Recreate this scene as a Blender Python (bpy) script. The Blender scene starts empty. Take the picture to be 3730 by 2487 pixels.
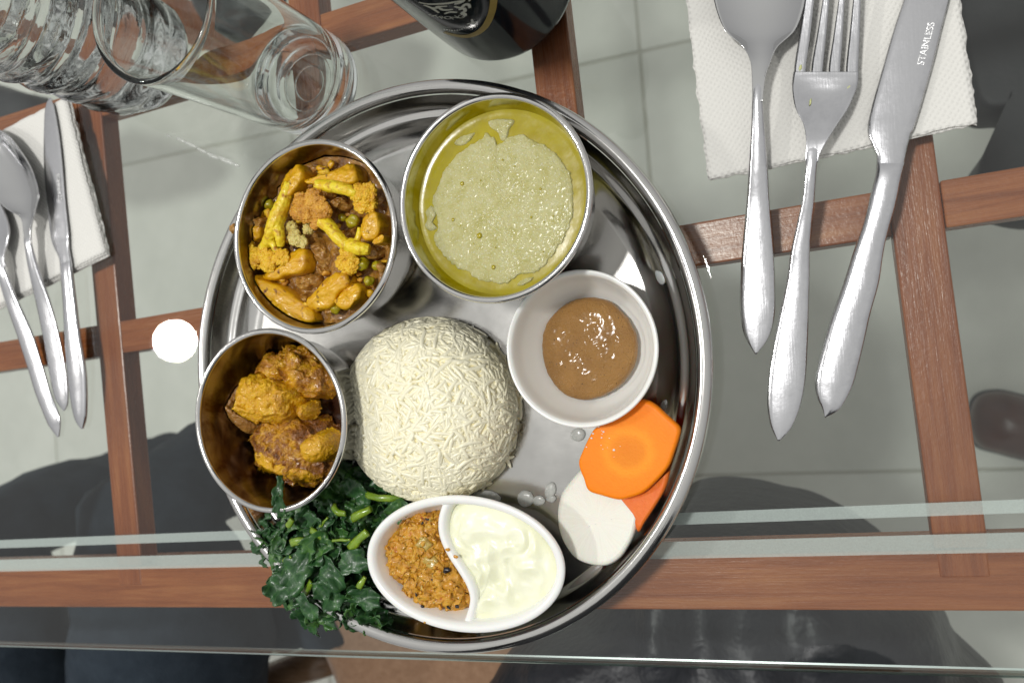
import bpy, bmesh, math, random
from mathutils import Vector, Matrix, noise

R = random.Random(7)
scene = bpy.context.scene
COL = scene.collection

# ------------------------------------------------------------------ camera
PW, PH, FPX = 3730.0, 2487.0, 2938.94
CAM_ROT = (Matrix.Rotation(0.0191, 3, 'X') @ Matrix.Rotation(0.3799, 3, 'Y') @ Matrix.Rotation(-0.0524, 3, 'Z'))
CAM_POS = Vector((0.1982, 0.0031, 0.3904))
cam_data = bpy.data.cameras.new('camera')
cam_data.sensor_width = 36.0
cam_data.lens = 36.0 * FPX / PW
cam_data.clip_start = 0.01
cam_data.clip_end = 50.0
cam_data.dof.use_dof = True
cam_data.dof.focus_distance = 0.39
cam_data.dof.aperture_fstop = 9.0
cam = bpy.data.objects.new('camera', cam_data)
COL.objects.link(cam)
cam.matrix_world = Matrix.Translation(CAM_POS) @ CAM_ROT.to_4x4()
scene.camera = cam

# ------------------------------------------------------------------ ambient room light, lamps, exposure
world = bpy.data.worlds.new('World')
scene.world = world
world.use_nodes = True
wn = world.node_tree.nodes; wl = world.node_tree.links
bg = wn['Background']
tc = wn.new('ShaderNodeTexCoord'); sx = wn.new('ShaderNodeSeparateXYZ'); rp = wn.new('ShaderNodeValToRGB')
wl.new(tc.outputs['Generated'], sx.inputs[0]); wl.new(sx.outputs['Z'], rp.inputs[0]); wl.new(rp.outputs[0], bg.inputs[0])
rp.color_ramp.elements[0].position = 0.0; rp.color_ramp.elements[0].color = (0.36, 0.36, 0.36, 1)
rp.color_ramp.elements[1].position = 0.92; rp.color_ramp.elements[1].color = (0.56, 0.56, 0.545, 1)
e = rp.color_ramp.elements.new(0.45); e.color = (0.45, 0.45, 0.445, 1)
bg.inputs[1].default_value = 1.0

def disk_lamp(name, pos, target, size, power, color):
    l = bpy.data.lights.new(name, 'AREA'); l.shape = 'DISK'; l.size = size; l.energy = power; l.color = color
    o = bpy.data.objects.new(name, l); COL.objects.link(o)
    o.location = pos
    o.rotation_euler = (Vector(target) - Vector(pos)).to_track_quat('-Z', 'Y').to_euler()
    return o
disk_lamp('ceiling_lamp', (-2.34, 0.129, 2.20), (0, 0, 0), 0.160, 15, (1.0, 0.975, 0.93))
disk_lamp('hanging_lamp', (-0.285, 0.222, 2.20), (0, 0.02, 0), 0.25, 25, (1.0, 0.985, 0.96))

scene.view_settings.view_transform = 'Standard'
scene.view_settings.look = 'None'
scene.view_settings.exposure = 0.12
scene.view_settings.gamma = 1.0
scene.render.engine = 'CYCLES'
cy = scene.cycles
cy.use_denoising = True
cy.max_bounces = 14; cy.transmission_bounces = 12; cy.transparent_max_bounces = 24; cy.glossy_bounces = 6; cy.diffuse_bounces = 6
cy.sample_clamp_indirect = 4.0
cy.caustics_reflective = False
cy.caustics_refractive = True
cy.blur_glossy = 0.6

# ------------------------------------------------------------------ helpers
def at(x, y, z):
    """photo pixel -> the point of the place at height z that it shows"""
    d = CAM_ROT @ Vector(((x - PW / 2) / FPX, -(y - PH / 2) / FPX, -1.0))
    return CAM_POS + d * ((z - CAM_POS.z) / d.z)

def zm(pts, ox, oy, s):
    return [(ox + x / s, oy + y / s) for x, y in pts]

def link(o, parent=None):
    COL.objects.link(o)
    if parent is not None:
        o.parent = parent
    return o

def mesh_obj(name, verts, faces, mats, parent=None, loc=(0, 0, 0), smooth=True, fmat=None):
    me = bpy.data.meshes.new(name)
    me.from_pydata([tuple(v) for v in verts], [], faces)
    for m in (mats if isinstance(mats, (list, tuple)) else [mats]):
        me.materials.append(m)
    me.polygons.foreach_set('use_smooth', [smooth] * len(me.polygons))
    if fmat:
        me.polygons.foreach_set('material_index', fmat)
    me.update()
    o = bpy.data.objects.new(name, me)
    o.location = loc
    return link(o, parent)

def fix_normals(o):
    bm = bmesh.new(); bm.from_mesh(o.data)
    bmesh.ops.recalc_face_normals(bm, faces=bm.faces)
    bm.to_mesh(o.data); bm.free()
    return o

def tag(o, label=None, cat=None, group=None, kind=None):
    if label: o['label'] = label
    if cat: o['category'] = cat
    if group: o['group'] = group
    if kind: o['kind'] = kind
    return o

def empty(name, loc=(0, 0, 0)):
    o = bpy.data.objects.new(name, None); o.location = loc
    o.empty_display_size = 0.02
    return link(o)

def lathe(profile, seg=96):
    V, F = [], []
    n = len(profile)
    for i in range(seg):
        a = 2 * math.pi * i / seg
        for r, z in profile:
            V.append((r * math.cos(a), r * math.sin(a), z))
    for i in range(seg):
        j = (i + 1) % seg
        for k in range(n - 1):
            F.append((i * n + k, j * n + k, j * n + k + 1, i * n + k + 1))
    return V, F

def bead(r, z, t, n=14, a0=0, a1=2 * math.pi):
    return [(r + t * math.cos(a0 + (a1 - a0) * k / n), z + t * math.sin(a0 + (a1 - a0) * k / n)) for k in range(n + 1)]

def smooth_loop(pts, n):
    """closed Catmull-Rom through pts, n samples"""
    m = len(pts); out = []
    for i in range(n):
        t = i * m / n; k = int(t); f = t - k
        p0, p1, p2, p3 = (pts[(k - 1) % m], pts[k % m], pts[(k + 1) % m], pts[(k + 2) % m])
        out.append(tuple(0.5 * (2 * p1[c] + (p2[c] - p0[c]) * f + (2 * p0[c] - 5 * p1[c] + 4 * p2[c] - p3[c]) * f * f
                    + (3 * p1[c] - p0[c] - 3 * p2[c] + p3[c]) * f ** 3) for c in range(len(p1))))
    return out

def smooth_path(pts, n):
    m = len(pts); out = []
    for i in range(n):
        t = i * (m - 1) / (n - 1); k = min(int(t), m - 2); f = t - k
        p0, p1, p2, p3 = pts[max(k - 1, 0)], pts[k], pts[k + 1], pts[min(k + 2, m - 1)]
        out.append(tuple(0.5 * (2 * p1[c] + (p2[c] - p0[c]) * f + (2 * p0[c] - 5 * p1[c] + 4 * p2[c] - p3[c]) * f * f
                    + (3 * p1[c] - p0[c] - 3 * p2[c] + p3[c]) * f ** 3) for c in range(len(p1))))
    return out

def fbm(p, f, oct=3):
    v = 0; a = 1; s = 0
    for _ in range(oct):
        v += a * noise.noise(p * f); s += a; a *= 0.5; f *= 2.1
    return v / s

def pillow(name, px, z0, z1, mat, parent=None, n=48, rings=10, e=2.0, amp=0.0, freq=200.0, tilt=(0, 0), seed=0,
           zmid=None, bottom=True, jag=0.0, oct=3, top_fn=None, under=0.35, ridge=None, amp2=0.0, freq2=500.0, ej=0.0, ejf=700.0):
    """a solid lump whose plan outline was read off the photograph at height zmid; domed top (e=2) or flat top (e large)"""
    zm_ = zmid if zmid is not None else (z0 * 0.4 + z1 * 0.6)
    P = [at(x, y, zm_) for x, y in px]
    L = smooth_loop([(p.x, p.y) for p in P], n)
    cx = sum(p[0] for p in L) / n; cy_ = sum(p[1] for p in L) / n
    off = Vector((seed * 13.37, seed * 7.1, seed * 3.3))
    if ej:
        L = [(cx + (x - cx) * (1 + ej * fbm(Vector((x, y, 0)) + off, ejf, 3)), cy_ + (y - cy_) * (1 + ej * fbm(Vector((x, y, 0)) + off, ejf, 3))) for x, y in L]
    sxx_ = sum((q[0] - cx) ** 2 for q in L); syy_ = sum((q[1] - cy_) ** 2 for q in L); sxy_ = sum((q[0] - cx) * (q[1] - cy_) for q in L)
    axa = 0.5 * math.atan2(2 * sxy_, sxx_ - syy_)
    V, F = [], []
    def put(x, y, z, k):
        p = Vector((x, y, z))
        if amp:
            q = p + off
            d = Vector((fbm(q, freq, oct), fbm(q + Vector((5, 9, 1)), freq, oct), fbm(q + Vector((2, 4, 8)), freq, oct)))
            p += d * amp
        if amp2:
            p.z += amp2 * (0.4 - 1.6 * abs(noise.noise((Vector((x, y, z)) + off) * freq2))) + amp2 * 0.6 * noise.noise((Vector((x, y, z)) + off) * freq2 * 2.3)
        V.append((p.x - cx, p.y - cy_, p.z - z0))
    rows = []
    def hz(t):
        t = max(0.0, min(1.0, t))
        return (1 - (1 - t) ** e) ** (1 / e)
    layers = []
    if bottom:
        for t in (0.0, 0.45, 0.8):
            layers.append((0.55 + (1 - under) * 0.45 * (1 - (1 - t) ** 2) if False else 1 - under * (1 - t) ** 1.5, z0 + 0.0 + (z1 - z0) * 0.22 * t * (1 if e < 3 else 0.3)))
    base = z0 + (z1 - z0) * (0.22 if e < 3 else 0.1) if bottom else z0
    for k in range(rings):
        t = (k / rings) ** 1.25
        layers.append((1 - t, base + (z1 - base) * hz(t)))
    for s, z in layers:
        row = []
        for (x, y) in L:
            xx = cx + (x - cx) * s; yy = cy_ + (y - cy_) * s
            zz = z + (xx - cx) * tilt[0] + (yy - cy_) * tilt[1]
            if top_fn: zz += top_fn(xx, yy, s)
            if ridge and zz > z0 + 0.3 * (z1 - z0):
                dp = -(xx - cx) * math.sin(axa) + (yy - cy_) * math.cos(axa) - ridge[2]
                zz -= (ridge[0] * dp if dp > 0 else -ridge[1] * dp)
            if jag and s > 0.6:
                g = jag * noise.noise(Vector((xx, yy, 0)) * 900 + off)
                xx += g * (x - cx) * 8; yy += g * (y - cy_) * 8
            row.append(len(V)); put(xx, yy, zz, s)
        rows.append(row)
    c = len(V); zt = z1 + (top_fn(cx, cy_, 0) if top_fn else 0); put(cx, cy_, zt, 0)
    for a, b in zip(rows, rows[1:]):
        for i in range(n):
            j = (i + 1) % n
            F.append((a[i], a[j], b[j], b[i]))
    for i in range(n):
        F.append((rows[-1][i], rows[-1][(i + 1) % n], c))
    if bottom:
        F.append(tuple(reversed(rows[0])))
    return mesh_obj(name, V, F, mat, parent, (cx, cy_, z0))

def tube(path, radii, seg=10, flat=1.0, cap=True):
    """swept round section; flat squashes it in z"""
    V, F = [], []
    n = len(path); P = [Vector(p) for p in path]
    for i, p in enumerate(P):
        t = (P[min(i + 1, n - 1)] - P[max(i - 1, 0)]).normalized()
        s = Vector((0, 0, 1)).cross(t)
        s = s.normalized() if s.length > 1e-4 else Vector((1, 0, 0))
        u = t.cross(s).normalized()
        for k in range(seg):
            a = 2 * math.pi * k / seg
            V.append(p + s * (radii[i] * math.cos(a)) + u * (radii[i] * math.sin(a) * flat))
    for i in range(n - 1):
        for k in range(seg):
            j = (k + 1) % seg
            F.append((i * seg + k, i * seg + j, (i + 1) * seg + j, (i + 1) * seg + k))
    if cap:
        F.append(tuple(reversed(range(seg)))); F.append(tuple(range((n - 1) * seg, n * seg)))
    return V, F

def merge(parts):
    V, F = [], []
    for v, f in parts:
        o = len(V); V += list(v); F += [tuple(i + o for i in q) for q in f]
    return V, F

def blob(c, r, seed=0, amp=0.25, freq=300.0, sq=(1, 1, 1), sub=2):
    bm = bmesh.new(); bmesh.ops.create_icosphere(bm, subdivisions=sub, radius=1.0)
    V = []
    for v in bm.verts:
        q = Vector((v.co.x * sq[0], v.co.y * sq[1], v.co.z * sq[2])) * r
        p = Vector(c) + q
        V.append(p + v.co * (r * amp * noise.noise(p * freq + Vector((seed, seed * 2.3, 0)))))
    F = [tuple(x.index for x in f.verts) for f in bm.faces]
    bm.free()
    return V, F

def box(c, sx_, sy_, sz_, ang=0.0):
    V = []
    ca, sa = math.cos(ang), math.sin(ang)
    for dz in (-0.5, 0.5):
        for dx, dy in ((-0.5, -0.5), (0.5, -0.5), (0.5, 0.5), (-0.5, 0.5)):
            x, y = dx * sx_, dy * sy_
            V.append((c[0] + x * ca - y * sa, c[1] + x * sa + y * ca, c[2] + dz * sz_))
    F = [(3, 2, 1, 0), (4, 5, 6, 7), (0, 1, 5, 4), (1, 2, 6, 5), (2, 3, 7, 6), (3, 0, 4, 7)]
    return V, F

def bevel(o, w, seg=2):
    bm = bmesh.new(); bm.from_mesh(o.data)
    bmesh.ops.bevel(bm, geom=list(bm.edges), offset=w, segments=seg, affect='EDGES', profile=0.5)
    bmesh.ops.recalc_face_normals(bm, faces=bm.faces)
    bm.to_mesh(o.data); bm.free()
    return o

# ------------------------------------------------------------------ materials
class NT:
    def __init__(s, name):
        s.m = bpy.data.materials.new(name); s.m.use_nodes = True
        s.n = s.m.node_tree.nodes; s.l = s.m.node_tree.links
        s.p = s.n.get('Principled BSDF'); s.out = s.n.get('Material Output')
        s.co = s.n.new('ShaderNodeTexCoord').outputs['Object']
    def node(s, t, **kw):
        q = s.n.new(t)
        for k, v in kw.items():
            if k in q.inputs.keys():
                if hasattr(v, 'is_output'): s.l.new(v, q.inputs[k])
                else: q.inputs[k].default_value = v
            else: setattr(q, k, v)
        return q
    def mapping(s, scale=(1, 1, 1), rot=(0, 0, 0), src=None):
        mp = s.node('ShaderNodeMapping'); mp.inputs['Scale'].default_value = scale; mp.inputs['Rotation'].default_value = rot
        s.l.new(src or s.co, mp.inputs['Vector']); return mp.outputs[0]
    def noise(s, scale, detail=4, rough=0.55, vec=None, dist=0.0):
        return s.node('ShaderNodeTexNoise', Vector=vec or s.co, Scale=scale, Detail=detail, Roughness=rough, Distortion=dist).outputs['Fac']
    def ramp(s, fac, stops):
        r = s.node('ShaderNodeValToRGB', Fac=fac)
        el = r.color_ramp.elements
        el[0].position, el[0].color = stops[0][0], (*stops[0][1], 1)
        el[1].position, el[1].color = stops[-1][0], (*stops[-1][1], 1)
        for p, c in stops[1:-1]:
            q = el.new(p); q.color = (*c, 1)
        return r.outputs[0]
    def mix(s, fac, a, b, blend='MIX'):
        q = s.node('ShaderNodeMix', data_type='RGBA', blend_type=blend)
        for sock, v in ((q.inputs[0], fac), (q.inputs[6], a), (q.inputs[7], b)):
            if hasattr(v, 'is_output'): s.l.new(v, sock)
            elif isinstance(v, tuple): sock.default_value = (*v, 1)
            else: sock.default_value = v
        return q.outputs[2]
    def math(s, op, a, b=0.0):
        q = s.node('ShaderNodeMath', operation=op)
        for i, v in enumerate((a, b)):
            if hasattr(v, 'is_output'): s.l.new(v, q.inputs[i])
            else: q.inputs[i].default_value = v
        return q.outputs[0]
    def bump(s, h, strength=0.3, dist=0.001, prev=None):
        b = s.node('ShaderNodeBump', Height=h, Strength=strength, Distance=dist)
        if prev: s.l.new(prev, b.inputs['Normal'])
        return b.outputs[0]
    def set(s, **kw):
        for k, v in kw.items():
            i = s.p.inputs[k.replace('_', ' ')]
            if hasattr(v, 'is_output'): s.l.new(v, i)
            elif isinstance(v, tuple) and len(v) == 3 and i.type == 'RGBA': i.default_value = (*v, 1)
            else: i.default_value = v
        return s

def steel(name, col=(0.66, 0.65, 0.63), rough=0.10, rvar=0.10, scratch=0.06, sscale=(900, 900, 30), film=None):
    t = NT(name)
    a = t.noise(90, 5, 0.6)
    b = t.noise(1.0, 3, 0.6, vec=t.mapping(sscale))
    c = col
    if film:
        c = t.mix(t.ramp(t.noise(film[1], 4, 0.6, dist=1.0), [(film[2], (0, 0, 0)), (film[3], (1, 1, 1))]), col, film[0])
    r = t.math('ADD', t.math('MULTIPLY', a, rvar), rough - rvar * 0.4)
    t.set(Base_Color=c, Metallic=1.0, Roughness=r, Normal=t.bump(b, scratch, 0.0004))
    return t.m

M = {}
M['steel'] = steel('polished_steel', rough=0.13, rvar=0.10, scratch=0.05)
M['plate_floor'] = steel('plate_steel', (0.57, 0.56, 0.535), 0.15, 0.10, 0.035, (250, 1400, 60))
M['bowl_dal'] = steel('dal_stained_steel', (0.62, 0.60, 0.42), 0.16, 0.10, 0.05, film=((0.42, 0.38, 0.03), 60, 0.35, 0.62))
M['bowl_chicken'] = steel('gravy_film_reflection_steel', (0.34, 0.30, 0.26), 0.22, 0.12, 0.05, film=((0.11, 0.062, 0.028), 45, 0.40, 0.62))  # brown tint: gravy film plus the broth's reflection painted into the metal
M['bowl_veg'] = steel('curry_film_reflection_steel', (0.36, 0.33, 0.27), 0.22, 0.12, 0.05, film=((0.19, 0.125, 0.025), 50, 0.42, 0.62))  # dark olive base paints in mirrored curry; the film is real staining

def cutlery():
    t = NT('cutlery_steel')
    a = t.noise(160, 6, 0.65)
    b = t.noise(1.0, 3, 0.6, vec=t.mapping((1500, 60, 1500)))
    sp = t.node('ShaderNodeTexVoronoi', Vector=t.co, Scale=420.0).outputs['Distance']
    r = t.math('ADD', t.math('MULTIPLY', a, 0.20), 0.08)
    n1 = t.bump(b, 0.10, 0.0004)
    n2 = t.bump(t.noise(700, 2), 0.08, 0.0003, n1)
    t.set(Base_Color=t.mix(t.ramp(a, [(0.4, (0, 0, 0)), (0.75, (1, 1, 1))]), (0.66, 0.66, 0.68), (0.56, 0.56, 0.58)), Metallic=1.0, Roughness=r, Normal=n2)
    return t.m
M['cutlery'] = cutlery()
M['cutlery_mirror'] = steel('spoon_bowl_steel', (0.64, 0.64, 0.64), 0.09, 0.08, 0.05)
M['stamp'] = steel('stamped_steel', (0.78, 0.78, 0.78), 0.30, 0.5, 0.6, (1500, 1500, 1500))

def wood(name, c0, c1, c2, axis):
    t = NT(name)
    oi = t.node('ShaderNodeObjectInfo'); ad = t.node('ShaderNodeVectorMath', operation='ADD')
    t.l.new(t.co, ad.inputs[0]); t.l.new(t.math('MULTIPLY', oi.outputs['Random'], 5.0), ad.inputs[1]); t.co = ad.outputs[0]
    sc = (9, 190, 60) if axis == 'x' else (190, 9, 60)
    v = t.mapping(sc)
    g = t.noise(1.0, 5, 0.6, vec=v, dist=0.6)
    big = t.noise(18, 3, 0.5)
    pore = t.noise(1.0, 2, 0.5, vec=t.mapping((60, 1500, 200) if axis == 'x' else (1500, 60, 200)))
    col = t.ramp(g, [(0.32, c0), (0.5, c1), (0.70, c2)])
    col = t.mix(t.ramp(big, [(0.35, (0, 0, 0)), (0.7, (0.55, 0.55, 0.55))]), col, c0)
    r = t.math('ADD', t.math('MULTIPLY', pore, 0.22), 0.16)
    n = t.bump(pore, 0.20, 0.0005)
    n = t.bump(t.noise(420, 3, 0.6), 0.25, 0.0005, n)
    t.set(Base_Color=col, Roughness=r, Normal=n, Specular_IOR_Level=0.5)
    return t.m
M['wood_x'] = wood('mahogany_across', (0.29, 0.084, 0.029), (0.43, 0.140, 0.050), (0.56, 0.215, 0.080), 'x')
M['wood_y'] = wood('mahogany_along', (0.26, 0.072, 0.026), (0.39, 0.120, 0.044), (0.51, 0.185, 0.070), 'y')
M['chair_wood'] = wood('chair_wood', (0.16, 0.09, 0.05), (0.26, 0.16, 0.09), (0.33, 0.21, 0.13), 'x')

def sheet_glass(name, tint, ior, rough=0.0):
    t = NT(name)
    tr = t.node('ShaderNodeBsdfTransparent'); tr.inputs[0].default_value = (*tint, 1)
    gl = t.node('ShaderNodeBsdfGlossy'); gl.inputs[0].default_value = (1, 1, 1, 1)
    # greasy film of fingerprints: slightly varying gloss
    sm = t.ramp(t.noise(14, 5, 0.7, dist=0.6), [(0.45, (rough, rough, rough)), (0.75, (rough + 0.03, rough + 0.03, rough + 0.03))])
    t.l.new(sm, gl.inputs['Roughness'])
    fr = t.node('ShaderNodeFresnel', IOR=ior)
    mx = t.node('ShaderNodeMixShader')
    t.l.new(fr.outputs[0], mx.inputs[0]); t.l.new(tr.outputs[0], mx.inputs[1]); t.l.new(gl.outputs[0], mx.inputs[2])
    t.l.new(mx.outputs[0], t.out.inputs['Surface'])
    return t.m
M['glass_top'] = sheet_glass('table_glass', (0.965, 0.985, 0.972), 1.62, 0.0)

def clear(name, tint):
    t = NT(name); tr = t.node('ShaderNodeBsdfTransparent'); tr.inputs[0].default_value = (*tint, 1)
    t.l.new(tr.outputs[0], t.out.inputs['Surface']); return t.m
M['glass_under'] = clear('table_glass_underside', (0.97, 0.985, 0.975))


def frosted():
    t = NT('etched_glass')
    tr = t.node('ShaderNodeBsdfTransparent'); tr.inputs[0].default_value = (0.92, 0.96, 0.94, 1)
    di = t.node('ShaderNodeBsdfDiffuse'); di.inputs[0].default_value = (0.60, 0.68, 0.64, 1)
    t.l.new(t.bump(t.noise(2500, 2), 0.4, 0.0004), di.inputs['Normal'])
    mx = t.node('ShaderNodeMixShader')
    t.l.new(t.math('ADD', t.math('MULTIPLY', t.noise(1600, 3), 0.25), 0.40), mx.inputs[0])
    t.l.new(tr.outputs[0], mx.inputs[1]); t.l.new(di.outputs[0], mx.inputs[2]); t.l.new(mx.outputs[0], t.out.inputs['Surface'])
    return t.m
M['frosted'] = frosted()
def ground_edge():
    t = NT('ground_glass_edge')
    tr = t.node('ShaderNodeBsdfTransparent'); tr.inputs[0].default_value = (0.55, 0.72, 0.66, 1)
    gl = t.node('ShaderNodeBsdfGlossy', Roughness=0.25); gl.inputs[0].default_value = (0.85, 0.95, 0.92, 1)
    mx = t.node('ShaderNodeMixShader'); mx.inputs[0].default_value = 0.62
    t.l.new(tr.outputs[0], mx.inputs[1]); t.l.new(gl.outputs[0], mx.inputs[2]); t.l.new(mx.outputs[0], t.out.inputs['Surface'])
    return t.m
M['glass_edge'] = ground_edge()

def glassy(name, ior, col=(1, 1, 1), rough=0.0, bumps=None):
    t = NT(name)
    g = t.node('ShaderNodeBsdfGlass', IOR=ior, Roughness=rough); g.inputs[0].default_value = (*col, 1)
    if bumps:
        t.l.new(t.bump(t.noise(bumps[0], 3, 0.55, dist=0.8), bumps[1], bumps[2]), g.inputs['Normal'])
    t.l.new(g.outputs[0], t.out.inputs['Surface'])
    return t.m
M['tumbler'] = glassy('tumbler_glass', 1.47, (0.98, 0.99, 0.985))
M['water'] = glassy('water', 1.33, (0.99, 1, 1))
M['bottle_water'] = glassy('bottle_water', 1.33, (0.995, 1.0, 0.995), 0.0, (60, 0.12, 0.003))
M['pet'] = sheet_glass('clear_plastic', (0.98, 0.985, 0.98), 1.5, 0.03)

def plain(name, col, rough=0.5, spec=0.5, var=None, vs=120, bump=None, sss=0.0, ssr=(1, 0.5, 0.25), coat=0.0, sheen=0.0):
    t = NT(name)
    c = col
    if var:
        c = t.ramp(t.noise(vs, 5, 0.6), [(0.3, col), (0.7, var)])
    t.set(Base_Color=c, Roughness=rough, Specular_IOR_Level=spec, Coat_Weight=coat)
    if coat: t.set(Coat_Roughness=0.08)
    if sss:
        t.set(Subsurface_Weight=sss, Subsurface_Scale=0.004); t.p.inputs['Subsurface Radius'].default_value = ssr
    if sheen: t.set(Sheen_Weight=sheen)
    if bump:
        n = None
        for sc, st, di in bump:
            n = t.bump(t.noise(sc, 4, 0.6), st, di, n)
        t.set(Normal=n)
    return t.m
M['white_dish'] = plain('white_melamine', (0.87, 0.87, 0.845), 0.22, 0.5, sss=0.12)
M['ramekin'] = plain('cream_porcelain', (0.86, 0.855, 0.815), 0.16, 0.5, sss=0.12)

def napkin():
    t = NT('embossed_paper')
    v = t.mapping((1, 1, 1), (0, 0, 0.6))
    w1 = t.node('ShaderNodeTexWave', Vector=v, Scale=150.0, Distortion=2.5); w1.bands_direction = 'X'
    w2 = t.node('ShaderNodeTexWave', Vector=v, Scale=150.0, Distortion=2.5); w2.bands_direction = 'Y'
    h = t.math('MULTIPLY', w1.outputs['Fac'], w2.outputs['Fac'])
    n = t.bump(h, 0.45, 0.0006); n = t.bump(t.noise(2600, 3), 0.35, 0.0003, n)
    t.set(Base_Color=(0.75, 0.74, 0.70), Roughness=0.95, Specular_IOR_Level=0.1, Normal=n)
    return t.m
M['paper'] = napkin()

def food(name, stops, scale, rough=0.3, bump=((400, 0.5, 0.0008),), sss=0.25, spec=0.5, coat=0.25, specks=None, ssr=(1.0, 0.45, 0.12), dist=0.4):
    t = NT(name)
    c = t.ramp(t.noise(scale, 6, 0.62, dist=dist), stops)
    if specks:
        col, sc, lo, hi = specks
        c = t.mix(t.ramp(t.noise(sc, 3, 0.5), [(lo, (0, 0, 0)), (hi, (1, 1, 1))]), c, col)
    n = None
    for sc, st, di in bump:
        n = t.bump(t.noise(sc, 4, 0.6), st, di, n)
    rr = t.math('ADD', t.math('MULTIPLY', t.noise(scale * 3, 3), 0.3), rough - 0.12)
    t.set(Base_Color=c, Roughness=rr, Specular_IOR_Level=spec, Normal=n, Coat_Weight=coat, Coat_Roughness=0.12, Subsurface_Weight=sss, Subsurface_Scale=0.003)
    t.p.inputs['Subsurface Radius'].default_value = ssr
    return t.m
M['potato'] = food('turmeric_potato', [(0.30, (0.40, 0.15, 0.005)), (0.43, (0.64, 0.33, 0.004)), (0.75, (0.76, 0.46, 0.005))], 120, 0.36,
                   ((700, 0.5, 0.0005), (260, 0.5, 0.0009)), coat=0.25, sss=0.12, specks=((0.16, 0.05, 0.008), 260, 0.60, 0.70))
M['cauli_stem'] = food('cauliflower_stem', [(0.28, (0.62, 0.33, 0.008)), (0.48, (0.78, 0.58, 0.012)), (0.75, (0.80, 0.70, 0.05))], 120, 0.40, ((600, 0.6, 0.0007), (250, 0.4, 0.0008)), coat=0.12, specks=((0.42, 0.17, 0.008), 240, 0.55, 0.70))
M['cauli_curd'] = food('cauliflower_curd', [(0.28, (0.48, 0.20, 0.008)), (0.46, (0.74, 0.42, 0.010)), (0.75, (0.84, 0.58, 0.03))], 150, 0.40, ((1100, 0.9, 0.0007),), coat=0.12)
M['cauli_brown'] = food('browned_curd', [(0.28, (0.34, 0.13, 0.012)), (0.47, (0.58, 0.27, 0.022)), (0.75, (0.80, 0.46, 0.05))], 150, 0.38, ((1100, 0.9, 0.0007),), coat=0.12)
M['cauli_pale'] = food('pale_curd', [(0.3, (0.45, 0.30, 0.05)), (0.6, (0.66, 0.56, 0.18))], 150, 0.35, ((900, 0.8, 0.0008),))
M['pea'] = food('green_pea', [(0.3, (0.30, 0.20, 0.005)), (0.55, (0.38, 0.33, 0.006)), (0.75, (0.46, 0.45, 0.010))], 260, 0.25, ((300, 0.25, 0.0006),))
M['onion'] = food('brown_onion', [(0.3, (0.22, 0.09, 0.014)), (0.5, (0.42, 0.21, 0.04)), (0.75, (0.60, 0.37, 0.10))], 150, 0.28, ((500, 0.8, 0.001),))
M['veg_gravy'] = food('curry_gravy', [(0.3, (0.13, 0.05, 0.008)), (0.5, (0.30, 0.135, 0.018)), (0.72, (0.52, 0.27, 0.03))], 160, 0.28, ((350, 0.9, 0.0015),))
M['chicken'] = food('curried_chicken', [(0.30, (0.20, 0.065, 0.006)), (0.45, (0.46, 0.19, 0.006)), (0.64, (0.70, 0.38, 0.008))], 130, 0.26,
                    ((1300, 0.9, 0.0006), (420, 0.9, 0.0012)), coat=0.5)
M['chicken_bright'] = food('yellow_chicken', [(0.27, (0.36, 0.12, 0.005)), (0.45, (0.66, 0.34, 0.004)), (0.75, (0.78, 0.46, 0.005))], 110, 0.28,
                    ((1200, 0.9, 0.0007), (420, 0.9, 0.0012)), coat=0.4)
M['chicken_skin'] = food('chicken_skin', [(0.3, (0.24, 0.10, 0.018)), (0.6, (0.42, 0.21, 0.045))], 80, 0.24, ((700, 0.5, 0.0006),))
M['chicken_dark'] = food('browned_chicken', [(0.30, (0.11, 0.034, 0.005)), (0.45, (0.30, 0.105, 0.009)), (0.60, (0.62, 0.31, 0.008))], 120, 0.20,
                    ((1300, 1.0, 0.0008), (420, 0.9, 0.0014)), coat=0.5)
M['broth'] = food('brown_broth', [(0.3, (0.018, 0.007, 0.004)), (0.7, (0.05, 0.018, 0.008))], 60, 0.14, ((60, 0.15, 0.001),), sss=0.0, coat=0.6)
M['dal'] = food('yellow_lentil_soup', [(0.3, (0.33, 0.26, 0.0)), (0.7, (0.43, 0.36, 0.0)) ], 60, 0.18, ((150, 0.12, 0.0008),), sss=0.1, coat=0.2)
M['foam'] = food('lentil_foam', [(0.25, (0.47, 0.43, 0.11)), (0.5, (0.60, 0.565, 0.25)), (0.8, (0.68, 0.65, 0.36))], 130, 0.5,
                 ((2400, 1.0, 0.0007), (900, 0.5, 0.0006)), sss=0.1, coat=0.15, specks=((0.74, 0.73, 0.52), 1300, 0.58, 0.68))
M['sauce'] = food('brown_chutney', [(0.25, (0.25, 0.115, 0.020)), (0.6, (0.34, 0.168, 0.034)), (0.8, (0.39, 0.21, 0.055))], 60, 0.30,
                  ((1100, 1.0, 0.0010), (240, 0.35, 0.0012)), sss=0.1, coat=0.3, specks=((0.06, 0.025, 0.008), 900, 0.66, 0.72))
M['achar'] = food('mango_pickle', [(0.25, (0.40, 0.16, 0.008)), (0.5, (0.62, 0.30, 0.018)), (0.75, (0.72, 0.43, 0.05))], 200, 0.30,
                  ((900, 0.8, 0.0008),), specks=((0.50, 0.12, 0.02), 180, 0.62, 0.72))
M['achar_bit'] = food('pickle_shred', [(0.3, (0.52, 0.20, 0.015)), (0.7, (0.66, 0.36, 0.03))], 200, 0.25)
M['achar_pale'] = food('pickled_onion', [(0.3, (0.42, 0.28, 0.05)), (0.7, (0.56, 0.42, 0.12))], 200, 0.22)
M['seed'] = plain('black_seed', (0.014, 0.010, 0.012), 0.3)
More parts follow.
